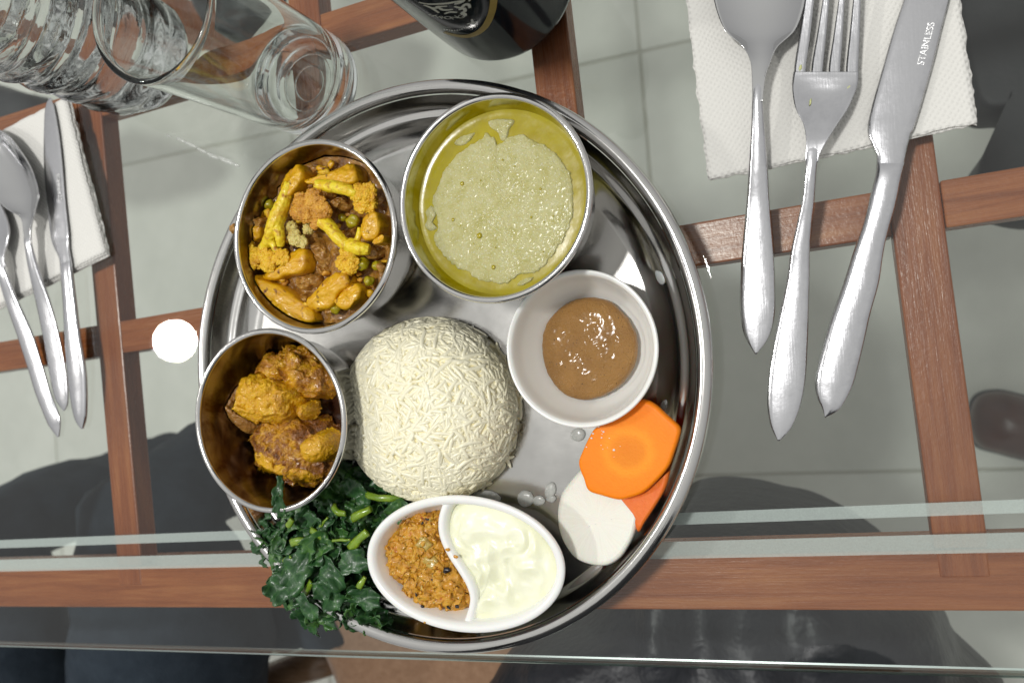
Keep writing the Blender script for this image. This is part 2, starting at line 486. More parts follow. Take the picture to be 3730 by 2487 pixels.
M['yogurt'] = food('yogurt', [(0.3, (0.80, 0.81, 0.57)), (0.6, (0.87, 0.875, 0.69))], 45, 0.34, ((160, 0.25, 0.0010),), sss=0.3, coat=0.15, ssr=(1, 0.9, 0.6))
M['rice'] = food('boiled_rice', [(0.3, (0.91, 0.86, 0.63)), (0.7, (0.95, 0.92, 0.75))], 60, 0.34, ((1200, 0.15, 0.0003),), sss=0.2, coat=0.15, ssr=(1, 0.85, 0.5))
def rice_mat(name, c0, c1):
    t = NT(name)
    oi = t.node('ShaderNodeObjectInfo')
    c = t.ramp(t.noise(70, 4, 0.6), [(0.3, c0), (0.7, c1)])
    t.set(Base_Color=c, Roughness=0.32, Specular_IOR_Level=0.5, Coat_Weight=0.15, Coat_Roughness=0.15, Normal=t.bump(t.noise(1200, 2), 0.12, 0.0003))
    tl = t.node('ShaderNodeBsdfTranslucent'); t.l.new(c, tl.inputs[0])
    mx = t.node('ShaderNodeMixShader'); mx.inputs[0].default_value = 0.08
    t.l.new(t.p.outputs[0], mx.inputs[1]); t.l.new(tl.outputs[0], mx.inputs[2]); t.l.new(mx.outputs[0], t.out.inputs['Surface'])
    return t.m
M['rice'] = rice_mat('boiled_rice_grain', (0.95, 0.90, 0.66), (0.97, 0.94, 0.76))
M['rice_dense'] = rice_mat('packed_rice', (0.95, 0.89, 0.63), (0.97, 0.935, 0.74))
M['rice_core'] = plain('rice_core', (0.92, 0.84, 0.56), 0.6)
def radish():
    t = NT('radish_flesh')
    sp = t.node('ShaderNodeSeparateXYZ'); t.l.new(t.co, sp.inputs[0])
    an = t.math('ARCTAN2', sp.outputs['Y'], sp.outputs['X'])
    cb = t.node('ShaderNodeCombineXYZ'); t.l.new(t.math('MULTIPLY', an, 14.0), cb.inputs[0])
    ln = t.node('ShaderNodeVectorMath', operation='LENGTH'); t.l.new(t.mapping((1, 1, 0)), ln.inputs[0]); t.l.new(t.math('MULTIPLY', ln.outputs['Value'], 60.0), cb.inputs[1])
    ray = t.noise(1.0, 3, 0.6, vec=cb.outputs[0])
    c = t.mix(t.ramp(ray, [(0.35, (0, 0, 0)), (0.7, (1, 1, 1))]), (0.795, 0.775, 0.69), (0.835, 0.82, 0.74))
    n = t.bump(ray, 0.06, 0.0004); n = t.bump(t.noise(1500, 3), 0.5, 0.0004, n)
    t.set(Base_Color=c, Roughness=0.36, Normal=n, Subsurface_Weight=0.3, Subsurface_Scale=0.004)
    return t.m
M['radish'] = radish()
M['radish_plain'] = food('white_radish', [(0.3, (0.74, 0.72, 0.62)), (0.7, (0.80, 0.785, 0.70))], 100, 0.34, ((900, 0.3, 0.0004),), sss=0.4, coat=0.1, ssr=(1, 0.9, 0.7))

def carrot():
    t = NT('carrot_flesh')
    ln = t.node('ShaderNodeVectorMath', operation='LENGTH'); t.l.new(t.mapping((1, 1.12, 0)), ln.inputs[0])
    d = t.math('ADD', ln.outputs['Value'], t.math('MULTIPLY', t.math('SUBTRACT', t.noise(160, 3), 0.5), 0.0035))
    d = t.math('DIVIDE', d, 0.024)
    c = t.ramp(d, [(0.0, (0.80, 0.23, 0.006)), (0.30, (0.84, 0.255, 0.007)), (0.42, (0.95, 0.315, 0.012)), (0.47, (0.95, 0.315, 0.012)),
                   (0.62, (0.93, 0.26, 0.006)), (1.0, (0.95, 0.24, 0.004))])
    c = t.mix(t.ramp(t.noise(900, 3), [(0.55, (0, 0, 0)), (0.8, (0.4, 0.4, 0.4))]), c, (0.75, 0.16, 0.004))
    t.set(Base_Color=c, Roughness=0.48, Specular_IOR_Level=0.3, Normal=t.bump(t.noise(900, 4), 0.3, 0.0004), Subsurface_Weight=0.2, Subsurface_Scale=0.003)
    t.p.inputs['Subsurface Radius'].default_value = (1, 0.4, 0.1)
    return t.m
M['carrot'] = carrot()
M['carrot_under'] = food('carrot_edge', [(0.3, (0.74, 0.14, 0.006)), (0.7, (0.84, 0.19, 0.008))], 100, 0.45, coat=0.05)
M['crumb'] = plain('white_crumb', (0.85, 0.84, 0.80), 0.5)

def leaf(name, c0, c1, c2):
    t = NT(name)
    c = t.ramp(t.noise(70, 4, 0.6, dist=0.5), [(0.3, c0), (0.6, c1), (0.85, c2)])
    vn = t.node('ShaderNodeTexVoronoi', Vector=t.co, Scale=150.0, feature='DISTANCE_TO_EDGE').outputs['Distance']
    c = t.mix(t.ramp(vn, [(0.0, (0.30, 0.30, 0.30)), (0.05, (0, 0, 0))]), c, c2)
    n = t.bump(vn, 0.35, 0.0008); n = t.bump(t.noise(600, 4), 0.4, 0.0006, n)
    t.set(Base_Color=c, Roughness=0.40, Specular_IOR_Level=0.45, Normal=n, Coat_Weight=0.15, Coat_Roughness=0.15)
    return t.m
M['leaf'] = leaf('dark_greens', (0.011, 0.042, 0.014), (0.028, 0.098, 0.026), (0.08, 0.21, 0.032))
M['leaf2'] = leaf('mid_greens', (0.016, 0.065, 0.018), (0.055, 0.155, 0.028), (0.16, 0.31, 0.045))
M['stem'] = food('green_stem', [(0.3, (0.10, 0.20, 0.014)), (0.6, (0.22, 0.34, 0.022)), (0.8, (0.36, 0.46, 0.05))], 120, 0.26, ((500, 0.3, 0.0005),), coat=0.4)

def beer():
    t = NT('dark_bottle_glass')
    t.set(Base_Color=(0.004, 0.0085, 0.012), Roughness=0.10, Specular_IOR_Level=0.35, Coat_Weight=0.1, Coat_Roughness=0.05, Normal=t.bump(t.noise(40, 2), 0.05, 0.001))
    return t.m
M['beer'] = beer()
M['gold'] = plain('gold_print', (0.26, 0.185, 0.035), 0.42, 0.5, (0.34, 0.24, 0.05), 200)
M['white_print'] = plain('white_print', (0.50, 0.51, 0.46), 0.45)

def tile_mat():
    t = NT('floor_tile')
    c = t.ramp(t.noise(5, 6, 0.65), [(0.3, (0.54, 0.555, 0.50)), (0.7, (0.68, 0.69, 0.63))])
    t.set(Base_Color=c, Roughness=0.28, Specular_IOR_Level=0.4)
    return t.m
M['tile'] = tile_mat()
M['grout'] = plain('grout', (0.47, 0.47, 0.41), 0.9)
M['trousers'] = plain('navy_trousers', (0.016, 0.024, 0.034), 0.85, 0.2, (0.030, 0.042, 0.056), 40, ((900, 0.4, 0.001), (60, 0.4, 0.004)))
M['puffer'] = plain('black_nylon', (0.016, 0.018, 0.022), 0.46, 0.4, (0.024, 0.026, 0.032), 40, ((22, 0.5, 0.010),))
M['suede'] = plain('brown_suede', (0.27, 0.155, 0.09), 0.9, 0.2, (0.36, 0.22, 0.135), 160, ((420, 0.7, 0.002),), sheen=0.3)
M['black_seat'] = plain('black_upholstery', (0.018, 0.021, 0.023), 0.55, 0.4, (0.028, 0.03, 0.033), 60, ((300, 0.3, 0.001),))
M['shoe'] = plain('brown_shoe_leather', (0.05, 0.022, 0.016), 0.35, 0.5, (0.075, 0.032, 0.022), 60)

# ------------------------------------------------------------------ floor of tiles under the table
FZ = -0.74
FA = at(2300, 0, FZ); FB = at(2350, 600, FZ)
fang = math.atan2(FB.y - FA.y, FB.x - FA.x) + math.pi / 2
fc = at(2330, 190, FZ)
floor = mesh_obj('floor', *box((fc.x, fc.y, FZ - 0.012), 5.0, 5.0, 0.02, fang), M['grout'], smooth=False)
tag(floor, kind='structure')
TS = 0.60
tile_proto = None
for i in range(-3, 3):
    for j in range(-3, 2):
        cx, cy_ = (i + 0.5) * TS, (j + 0.5) * TS
        x = fc.x + cx * math.cos(fang) - cy_ * math.sin(fang); y = fc.y + cx * math.sin(fang) + cy_ * math.cos(fang)
        if tile_proto is None:
            tile_proto = mesh_obj('tile', *box((0, 0, 0), TS - 0.0035, TS - 0.0035, 0.012), M['tile'], floor, smooth=False)
            o = bevel(tile_proto, 0.0012, 1)
        else:
            o = tile_proto.copy(); link(o, floor)
        o.location = (x, y, FZ - 0.002 - 0.004); o.rotation_euler = (0, 0, fang)

# ------------------------------------------------------------------ table: glass top on a wooden lattice
ANG = 0.0697
U = Vector((math.cos(ANG), math.sin(ANG), 0)); Vv = Vector((-math.sin(ANG), math.cos(ANG), 0))
def uv(p): return (p.dot(U), p.dot(Vv))
WZ = -0.011
def bar(name, u0, u1, v0, v1, ztop, depth, mat, parent):
    c = U * ((u0 + u1) / 2) + Vv * ((v0 + v1) / 2)
    o = mesh_obj(name, *box((0, 0, 0), u1 - u0, v1 - v0, depth), mat, parent, (c.x, c.y, ztop - depth / 2), smooth=False)
    o.rotation_euler = (0, 0, ANG)
    return bevel(o, 0.0009, 2)
table = empty('dining_table', (0, 0, FZ))
tag(table, 'glass topped dining table with a reddish brown wooden lattice under the glass', 'table')
def tpart(o):
    o.location.z -= FZ
    return o
BW = 0.0212
v_rail = uv(at(1800, 2217, WZ))[1]
v_mid = uv(at(0, 1380, WZ))[1]; v_mid2 = uv(at(2700, 965, WZ))[1]
v_top = uv(at(1350, 128, WZ))[1]
vs_x = [uv(at(395, 1700, WZ))[0], uv(at(1050, 30, WZ))[0], uv(at(1935, 190, WZ))[0], uv(at(3337, 1500, WZ))[0]]
vmid = (v_mid + v_mid2) / 2 + 0.004
rail_w = 0.0268
tpart(bar('front_rail', -0.75, 0.75, v_rail, v_rail + rail_w, WZ, 0.040, M['wood_x'], table))
hb = [(vmid, vmid + BW), (v_top, v_top + BW)]
us = sorted(vs_x)
step = (us[-1] - us[0]) / (len(us) - 1)
us = [us[0] - 2 * step, us[0] - step] + us + [us[-1] + step, us[-1] + 2 * step]
for u0 in us:
    tpart(bar('lattice_bar', u0, u0 + BW, v_rail + rail_w + 0.0004, 0.62, WZ - 0.0002, 0.0145, M['wood_y'], table))
hb.append((2 * hb[1][0] - hb[0][0], 2 * hb[1][0] - hb[0][0] + BW))
for v0, v1 in hb:
    for a, b in zip(us, us[1:]):
        tpart(bar('cross_bar', a + BW + 0.0003, b - 0.0003, v0, v1, WZ, 0.0145, M['wood_x'], table))
# tenon ends let into the rail
for u0 in vs_x:
    tpart(bar('tenon', u0 + 0.0006, u0 + BW - 0.0006, v_rail + 0.0145, v_rail + rail_w - 0.0012, WZ + 0.0003, 0.004, M['wood_y'], table))
for u0 in (-0.72, 0.69):
    for v0 in (v_rail + 0.002, 0.58):
        o = bar('leg', u0, u0 + 0.055, v0, v0 + 0.055, WZ - 0.042, 0.74 - 0.011 - 0.042 - 0.003, M['wood_y'], table); tpart(o)

# glass sheet: top face, underside and green polished edge
ev0 = uv(at(0, 2378, 0))[1]; ev1 = uv(at(3730, 2450, 0))[1]
v_edge = (ev0 + ev1) / 2
GT = 0.0085
gu0, gu1, gv1 = -0.82, 0.82, 0.70
prof = []
rr = GT / 2
for k in range(9):
    a = math.pi / 2 + math.pi * k / 8
    prof.append((v_edge + 0.0022 + 0.0022 * math.cos(a), -rr + rr * math.sin(a)))
V, F, fm = [], [], []
for u in (gu0, gu1):
    for v, z in prof + [(gv1, -GT), (gv1, 0.0)]:
        p = U * u + Vv * v; V.append((p.x, p.y, z))
n = len(prof) + 2
for k in range(n):
    j = (k + 1) % n
    F.append((k, n + k, n + j, j))
    fm.append(2 if k < 8 else (1 if k == 8 else (2 if k == 9 else 0)))
gtop = mesh_obj('glass_top', V, F, [M['glass_top'], M['glass_under'], M['glass_edge']], table, (0, 0, 0), smooth=False, fmat=fm)
fix_normals(gtop); tpart(gtop)
def stripe(x0, ya0, ya1, x1, yb0, yb1):
    lo = (uv(at(x0, ya1, 0))[1] + uv(at(x1, yb1, 0))[1]) / 2; hi = (uv(at(x0, ya0, 0))[1] + uv(at(x1, yb0, 0))[1]) / 2
    q = [U * gu0 + Vv * lo, U * gu1 + Vv * lo, U * gu1 + Vv * hi, U * gu0 + Vv * hi]
    mesh_obj('etched_stripe', [(p.x, p.y, 0.0002) for p in q], [(0, 1, 2, 3)], M['frosted'], gtop, smooth=False)
stripe(0, 1989, 2018, 3730, 1778, 1829)
stripe(0, 2064, 2108, 3730, 1892, 1963)

# ------------------------------------------------------------------ what shows through the glass below: laps, chairs, shoe
def wrinkle(f, a, s):
    def fn(x, y, k):
        p = Vector((x * f, y * f * 0.55, s))
        return a * (1 - abs(noise.noise(p) * 2)) * 0.6 + a * 0.5 * noise.noise(p * 2.3)
    return fn
def legs(name, joints, edges_, mat, label):
    me = bpy.data.meshes.new(name)
    me.from_pydata([j[0] for j in joints], edges_, [])
    o = bpy.data.objects.new(name, me); link(o)
    sk = o.modifiers.new('skin', 'SKIN'); sk.use_smooth_shade = True
    for i, j in enumerate(joints):
        me.skin_vertices[0].data[i].radius = (j[1], j[1])
    me.skin_vertices[0].data[0].use_root = True
    ss = o.modifiers.new('sub', 'SUBSURF'); ss.levels = 3; ss.render_levels = 3
    bpy.context.view_layer.update()
    dg = bpy.context.evaluated_depsgraph_get()
    me2 = bpy.data.meshes.new_from_object(o.evaluated_get(dg))
    o.modifiers.clear(); o.data = me2
    for v in me2.vertices:
        d = noise.noise(Vector((v.co.x * 9, v.co.y * 22, v.co.z * 9)))
        v.co += v.normal * (0.012 * d + 0.006 * noise.noise(v.co * 45))
    me2.materials.clear(); me2.materials.append(mat)
    for p in me2.polygons: p.use_smooth = True
    return o
kb = at(500, 1800, -0.16); ka = at(-90, 1925, -0.17)
hipb = at(620, 2750, -0.20); hipa = at(150, 2800, -0.20)
pel = (hipa + hipb) / 2 + Vector((0, -0.10, 0))
def dn(p, d): return Vector((p.x, p.y + 0.02, p.z - d))
pers = legs('person', [(pel, 0.12), (hipb, 0.085), ((hipb + kb) / 2 + Vector((0.03, 0.02, 0)), 0.098), (kb, 0.060), (dn(kb, 0.30), 0.05), (dn(kb, 0.54), 0.04),
                       (hipa, 0.085), ((hipa + ka) / 2, 0.075), (ka, 0.056), (dn(ka, 0.30), 0.05), (dn(ka, 0.54), 0.04)],
            [(0, 1), (1, 2), (2, 3), (3, 4), (4, 5), (0, 6), (6, 7), (7, 8), (8, 9), (9, 10)], M['trousers'], '')
tag(pers, 'seated person seen only as legs in dark navy trousers under the glass', 'person')

coat = pillow('puffer_coat', [(1700, 2800), (1760, 2480), (1890, 2330), (2100, 2230), (2240, 2060), (2360, 1900), (2480, 1822), (2640, 1822), (2840, 1858),
              (3040, 1925), (3220, 2050), (3400, 2210), (3470, 2330), (3545, 2480), (3600, 2800)], -0.29, -0.10, M['puffer'], n=96, rings=36, e=3.0,
              top_fn=wrinkle(17, 0.020, 3.1), zmid=-0.17, under=0.1)
tag(coat, 'shiny black puffer coat bunched on a lap below the front edge', 'coat')

phg = legs('person', [(Vector((0.16, -0.52, -0.17)), 0.15), (Vector((0.16, -0.47, 0.05)), 0.15), (Vector((0.17, -0.43, 0.24)), 0.16), (Vector((0.18, -0.40, 0.42)), 0.065), (Vector((0.19, -0.36, 0.56)), 0.10),
    (Vector((-0.03, -0.43, 0.33)), 0.075), (Vector((-0.09, -0.45, 0.06)), 0.06), (Vector((0.05, -0.36, -0.06)), 0.045), (Vector((0.37, -0.43, 0.33)), 0.075), (Vector((0.43, -0.45, 0.06)), 0.06), (Vector((0.28, -0.36, -0.06)), 0.045),
    (Vector((0.04, -0.34, -0.215)), 0.075), (Vector((0.25, -0.36, -0.215)), 0.075), (Vector((0.03, -0.33, -0.55)), 0.05), (Vector((0.22, -0.34, -0.55)), 0.05)],
    [(0, 1), (1, 2), (2, 3), (3, 4), (2, 5), (5, 6), (6, 7), (2, 8), (8, 9), (9, 10), (0, 11), (0, 12), (11, 13), (12, 14)], M['puffer'], '')
tag(phg, 'person in black sitting at the front edge under the puffer coat', 'person')

chair = empty('chair', at(1500, 2600, FZ))
def cpart(o, root):
    o.location -= root.location; o.parent = root; return o
seat = pillow('seat_cushion', [(1060, 2150), (1100, 2280), (1195, 2500), (1330, 2900), (2700, 2900), (2600, 2100)], -0.36, -0.30, M['suede'], n=64, rings=10, e=9, zmid=-0.30, under=0.0)
cpart(seat, chair)
sa, sb = at(920, 2500, -0.33), at(1110, 2428, -0.33)
cpart(mesh_obj('seat_rail', *tube([sa + (sa - sb) * 0.6, sa, sb, sb + (sb - sa) * 0.5], [0.018] * 4, 8, 0.8), M['chair_wood']), chair)
for q in ((1240, 2700), (2500, 2250), (1180, 2200), (2500, 2800)):
    b_ = at(*q, -0.36); 
    cpart(mesh_obj('leg', *tube([(b_.x, b_.y, -0.37), (b_.x, b_.y, FZ + 0.001)], [0.018, 0.014], 10), M['chair_wood']), chair)
tag(chair, 'dining chair with brown suede seat below the front edge of the glass', 'chair')

hem = pillow('coat_hem', [(730, 2150), (810, 2268), (860, 2290), (835, 2318), (880, 2360), (960, 2385), (1010, 2405), (1090, 2380), (1170, 2395), (1120, 2270), (1085, 2170), (900, 2100)],
             -0.31, -0.26, M['trousers'], n=64, rings=8, e=4, zmid=-0.26, amp=0.004, freq=40, under=0.05)
tag(hem, 'dark cloth hem hanging beside the brown chair seat', 'cloth')

cs = empty('chair', at(3700, 200, FZ))
cpart(pillow('seat_cushion', [(3490, -250), (3535, 338), (3690, 410), (3560, 612), (3600, 760), (3950, 700), (4000, -250)], -0.36, -0.30, M['black_seat'], n=90, rings=8, e=8, zmid=-0.30, under=0.0), cs)
for q in ((4300, -900), (4700, -900), (4300, 100), (4700, 100)):
    b_ = at(*q, -0.36)
    cpart(mesh_obj('leg', *tube([(b_.x, b_.y, -0.37), (b_.x, b_.y, FZ + 0.001)], [0.014, 0.012], 10), M['black_seat']), cs)
tag(cs, 'black padded chair in the corner beyond the right napkin', 'chair')
for pts, lab in (([(620, -220), (690, 30), (740, 95), (830, 100), (900, 40), (960, -220)], 'dark padded stool seat seen behind the clear drinking glass'),
                 ([(-300, 250), (0, 310), (70, 330), (130, 390), (120, 430), (0, 520), (-300, 560)], 'dark padded stool seat seen beyond the left napkin')):
    zs = -0.32
    c_ = at(*pts[3], FZ); st = empty('stool', (c_.x, c_.y, FZ))
    cpart(pillow('seat_cushion', pts, zs - 0.05, zs, M['black_seat'], n=48, rings=8, e=4, zmid=zs, under=0.05, amp=0.004, freq=30), st)
    m_ = at(*((-1500, 0) if pts[0][0] < 0 else (500, -900)), zs)
    cpart(mesh_obj('leg', *tube([(m_.x, m_.y, zs - 0.05), (m_.x, m_.y, FZ + 0.001)], [0.012, 0.012], 12), M['black_seat']), st)
    tag(st, lab, 'stool')
shoe = empty('shoe', at(3760, 1540, FZ))
cpart(pillow('upper', [(3530, 1545), (3555, 1450), (3640, 1425), (3760, 1450), (3900, 1470), (3900, 1700), (3760, 1680), (3640, 1650), (3560, 1620)], FZ + 0.012, FZ + 0.075, M['shoe'], n=48, rings=14, e=2.2, zmid=FZ + 0.03), shoe)
cpart(pillow('sole', [(3524, 1545), (3550, 1444), (3640, 1419), (3760, 1444), (3900, 1464), (3900, 1706), (3760, 1686), (3640, 1657), (3553, 1626)], FZ + 0.0005, FZ + 0.012, M['black_seat'], n=48, rings=4, e=8, zmid=FZ + 0.012, under=0), shoe)
tag(shoe, 'brown leather shoe on the tiles at the right margin', 'shoe')

# ------------------------------------------------------------------ steel thali plate
RP = 0.1440
plate = empty('thali_plate', (0, 0, 0.0003))
tag(plate, 'large round stainless steel thali plate holding the meal', 'plate')
pf = [(0.0, 0.0022), (0.03, 0.0022), (0.06, 0.0022), (0.09, 0.0022), (0.1180, 0.0022)]
wall_in = list(smooth_path([(0.1180, 0.0022), (0.1195, 0.0023), (0.1225, 0.0030), (0.1255, 0.0045), (0.1282, 0.0066), (0.1300, 0.0086), (0.1308, 0.0094), (0.1318, 0.0098), (0.1342, 0.0104), (0.1356, 0.0116), (0.1374, 0.0146), (0.1395, 0.0192)], 50))
wall_out = [(0.1396, 0.0180), (0.1368, 0.0120), (0.1350, 0.0096), (0.1312, 0.0086), (0.1260, 0.0032), (0.1215, 0.0006), (0.1195, 0.0), (0.06, 0.0), (0.0, 0.0)]
fl = mesh_obj('base', *lathe(pf, 128), M['plate_floor'], plate)
mesh_obj('side_wall', *lathe(wall_in, 160), M['steel'], plate)
mesh_obj('underside', *lathe(wall_out, 128), M['steel'], plate)
mesh_obj('rolled_rim', *lathe(bead(RP - 0.0004, 0.0196, 0.0036), 200), M['steel'], plate)
PZ = 0.0026   # top of the plate floor

# ------------------------------------------------------------------ three steel bowls
def bowl(name, c, rr_, h, inner, label, rot=0.0):
    b = empty(name, (c[0], c[1], PZ))
    s = rr_ / 0.048
    out = [(0.0, 0.0), (0.026 * s, 0.0), (0.0285 * s, 0.0012), (0.034 * s, 0.0065), (0.0395 * s, 0.016), (0.0425 * s, 0.027), (0.0443 * s, h - 0.010), (0.0450 * s, h - 0.0075), (0.0452 * s, h - 0.005), (0.0462 * s, h - 0.0025)]
    inn = [(0.0, 0.0010), (0.0275 * s, 0.0011), (0.0332 * s, 0.0072), (0.0387 * s, 0.0165), (0.0417 * s, 0.0274), (0.0435 * s, h - 0.010), (0.0446 * s, h - 0.005), (0.0455 * s, h - 0.0015)]
    mesh_obj('outer_wall', *lathe(out, 128), M['steel'], b)
    mesh_obj('inner_wall', *lathe(list(smooth_path(inn, 40)), 128), inner, b)
    mesh_obj('rolled_rim', *lathe(bead(rr_ - 0.0016, h - 0.0014, 0.0016, 12), 128), M['steel'], b)
    b.rotation_euler = (0, 0, rot)
    return tag(b, label, 'bowl')
BH = 0.0505
RZ = PZ + BH
def bc(x, y, z=RZ):
    p = at(x, y, z); return (p.x, p.y)
VC = bc(1132, 861); KC = bc(971, 1532); DC = bc(1787, 721)
bowl('steel_bowl', VC, 0.0488, BH, M['bowl_veg'], 'steel bowl holding the cauliflower and potato curry', 0.5)
bowl('steel_bowl', KC, 0.0475, BH, M['bowl_chicken'], 'steel bowl holding the chicken pieces', 2.1)
bowl('steel_bowl', DC, 0.0480, BH, M['bowl_dal'], 'steel bowl filled with yellow lentil soup', 4.0)

def disc(name, c, r, z, mat, amp=0.0, freq=100, seg=72, rings=24, parent=None, seed=0, edge=0.0):
    V = [(0, 0, amp * fbm(Vector((c[0] + seed, c[1], 0)), freq))]; F = []
    for k in range(1, rings + 1):
        s = k / rings
        for i in range(seg):
            a = 2 * math.pi * i / seg
            x, y = r * s * math.cos(a), r * s * math.sin(a)
            V.append((x, y, amp * fbm(Vector((c[0] + x + seed, c[1] + y, 0)), freq) + edge * max(0, (s - 0.93) / 0.07) ** 2))
    for i in range(seg):
        F.append((0, 1 + i, 1 + (i + 1) % seg))
    for k in range(rings - 1):
        for i in range(seg):
            j = (i + 1) % seg
            F.append((1 + k * seg + i, 1 + (k + 1) * seg + i, 1 + (k + 1) * seg + j, 1 + k * seg + j))
    return mesh_obj(name, V, F, mat, parent, (c[0], c[1], z))

# ------------------------------------------------------------------ lentil soup with foam
DZ = RZ - 0.0125
dal = disc('lentil_soup', DC, 0.0441, DZ, M['dal'], 0.0003, 60, edge=0.0008)
tag(dal, 'yellow green lentil soup with a raft of pale foam in the largest looking bowl', 'soup')
ZD = lambda pts: zm(pts, 1420, 320, 1.9595)
foam_main = [(380, 590), (450, 500), (560, 410), (640, 370), (690, 330), (740, 360), (762, 405), (800, 392), (850, 350), (940, 335), (1000, 365), (1080, 400),
     (1160, 450), (1230, 530), (1290, 640), (1305, 760), (1300, 900), (1270, 1000), (1220, 1100), (1190, 1140), (1120, 1240), (1040, 1310), (930, 1330),
     (890, 1350), (850, 1390), (760, 1390), (640, 1370), (560, 1320), (480, 1280), (400, 1220), (345, 1150), (310, 1060), (340, 980), (300, 820), (340, 700)]
def foam_piece(pts, h, seed, n=150, rings=20):
    f = pillow('foam', ZD(pts), DZ, DZ + h, M['foam'], n=n, rings=rings, e=6, amp=0.0003, freq=700, seed=seed, zmid=DZ + h, under=0.0, bottom=False, ej=0.05, ejf=420, amp2=0.0003, freq2=1100)
    f.parent = dal; f.location -= dal.location
    return f
foam_piece(foam_main, 0.0011, 1, 260, 60)
foam_piece([(700, 235), (770, 220), (880, 228), (850, 290), (830, 360), (790, 370), (770, 320), (715, 280)], 0.0012, 2, 60, 8)
foam_piece([(250, 880), (290, 840), (325, 900), (300, 960), (330, 1000), (280, 1020), (248, 985), (265, 930)], 0.0012, 3, 50, 6)
foam_piece([(455, 395), (500, 350), (560, 330), (600, 320), (570, 370), (510, 410)], 0.0010, 4, 40, 6)
foam_piece([(905, 1400), (960, 1360), (1020, 1350), (1000, 1380), (940, 1410)], 0.0009, 5, 40, 6)
for k, (x, y, r) in enumerate([(517, 685, 22), (648, 662, 9), (806, 516, 10), (1076, 722, 12), (1168, 914, 10), (1100, 957, 8), (756, 1140, 8), (600, 1112, 8), (452, 942, 18), (1096, 1168, 8), (505, 985, 8), (892, 560, 9), (640, 1055, 30), (740, 1280, 22), (1010, 925, 12)]):
    p = at(*ZD([(x, y)])[0], DZ + 0.0011); rw = r / 1.9595 / 10500
    b_ = mesh_obj('bubble', *blob((0, 0, 0), rw, k, 0.1, 900, (1, 1, 0.45), 2), M['dal'], None, (p.x, p.y, DZ + 0.0013))
    b_.parent = dal; b_.location -= dal.location

# ------------------------------------------------------------------ cauliflower and potato curry
ZV = lambda pts: zm(pts, 800, 480, 2.118)
SZ = PZ + 0.028
gr = disc('curry_gravy', VC, 0.0430, SZ + 0.0055, M['veg_gravy'], 0.006, 130, seed=3)
tag(gr, 'dark brown curry gravy at the bottom of the cauliflower bowl', 'gravy')
rgv = random.Random(31)
for k in range(70):
    a = rgv.uniform(0, 6.283); r = 0.039 * math.sqrt(rgv.random())
    sz = rgv.uniform(0.0012, 0.0034)
    mesh_obj('masala_bit', *blob((r * math.cos(a), r * math.sin(a), rgv.uniform(0.001, 0.0055)), sz, k, 0.7, 420, (1, rgv.uniform(0.5, 1), 0.6), 2), M[rgv.choice(('onion', 'onion', 'cauli_brown', 'potato', 'cauli_curd'))], gr)
def pot(pts, z0, z1, label, e=3.2, tilt=(0, 0), seed=0, mat='potato', name='potato_piece', cat='potato', amp=0.0010, freq=230, n=64):
    o = pillow(name, ZV(pts), z0, z1, M[mat], n=n, rings=16, e=e if name != 'potato_piece' else 10.0, amp=amp, freq=freq, tilt=tilt, seed=seed, under=0.12,
               ridge=(0.45, 0.12, 0.0012 * ((seed % 3) - 1)) if name == 'potato_piece' else None, amp2=0.0004 if name == 'potato_piece' else 0.0014, freq2=420)
    return tag(o, label, cat, 'curry vegetables in the bowl')
pot([(255, 1165), (330, 1130), (500, 1190), (640, 1290), (740, 1360), (768, 1450), (720, 1505), (640, 1490), (480, 1420), (380, 1310), (300, 1210)], SZ - 0.002, SZ + 0.015, 'longest potato wedge at the bottom of the curry bowl', 2.6, (0.0, 0.15), 1)
pot([(690, 1300), (760, 1230), (880, 1110), (960, 1085), (1045, 1110), (1050, 1190), (960, 1260), (910, 1350), (800, 1385), (715, 1360)], SZ - 0.001, SZ + 0.016, 'potato wedge right of the longest wedge in the curry bowl', 2.6, (0.1, 0.1), 2)
pot([(917, 1300), (1000, 1210), (1080, 1165), (1135, 1220), (1100, 1320), (1010, 1378), (930, 1335)], SZ, SZ + 0.017, 'potato chunk against the lower right rim of the curry bowl', 2.8, (0.0, 0.0), 3)
pot([(1120, 730), (1175, 650), (1275, 645), (1280, 790), (1205, 855), (1130, 815)], SZ, SZ + 0.019, 'potato chunk at the right rim beside the pea pair', 3.0, (0, 0.1), 4)
pot([(700, 395), (880, 320), (1010, 250), (1060, 250), (1105, 340), (1095, 415), (980, 430), (760, 425)], SZ, SZ + 0.017, 'orange potato wedge at the upper right of the curry bowl', 3.2, (0, -0.3), 5)
pot([(565, 290), (640, 255), (695, 310), (695, 385), (645, 475), (575, 525), (500, 430), (520, 340)], SZ, SZ + 0.018, 'potato strip at the top of the curry above the long floret', 2.6, (0.1, -0.2), 6)
pot([(560, 945), (640, 900), (712, 920), (722, 1020), (685, 1092), (560, 1112), (430, 1155), (345, 1115), (500, 1045), (560, 1000)], SZ, SZ + 0.015, 'curved potato chunk in the middle of the curry bowl', 2.8, (0.1, 0.0), 7)
pot([(185, 755), (270, 722), (358, 718), (352, 805), (290, 855), (208, 835)], SZ, SZ + 0.013, 'small potato chunk at the left side of the curry bowl', 3.0, (0, 0), 8)
pot([(1190, 850), (1235, 810), (1280, 795), (1285, 850), (1220, 872)], SZ + 0.012, SZ + 0.020, 'tiny yellow potato sliver at the right rim of the curry', 2.2, (0, 0), 9)
pot([(155, 640), (220, 590), (300, 568), (345, 600), (320, 645), (230, 650)], SZ, SZ + 0.010, 'thin yellow potato shaving at the left wall of the curry bowl', 2.2, (0, 0), 10)
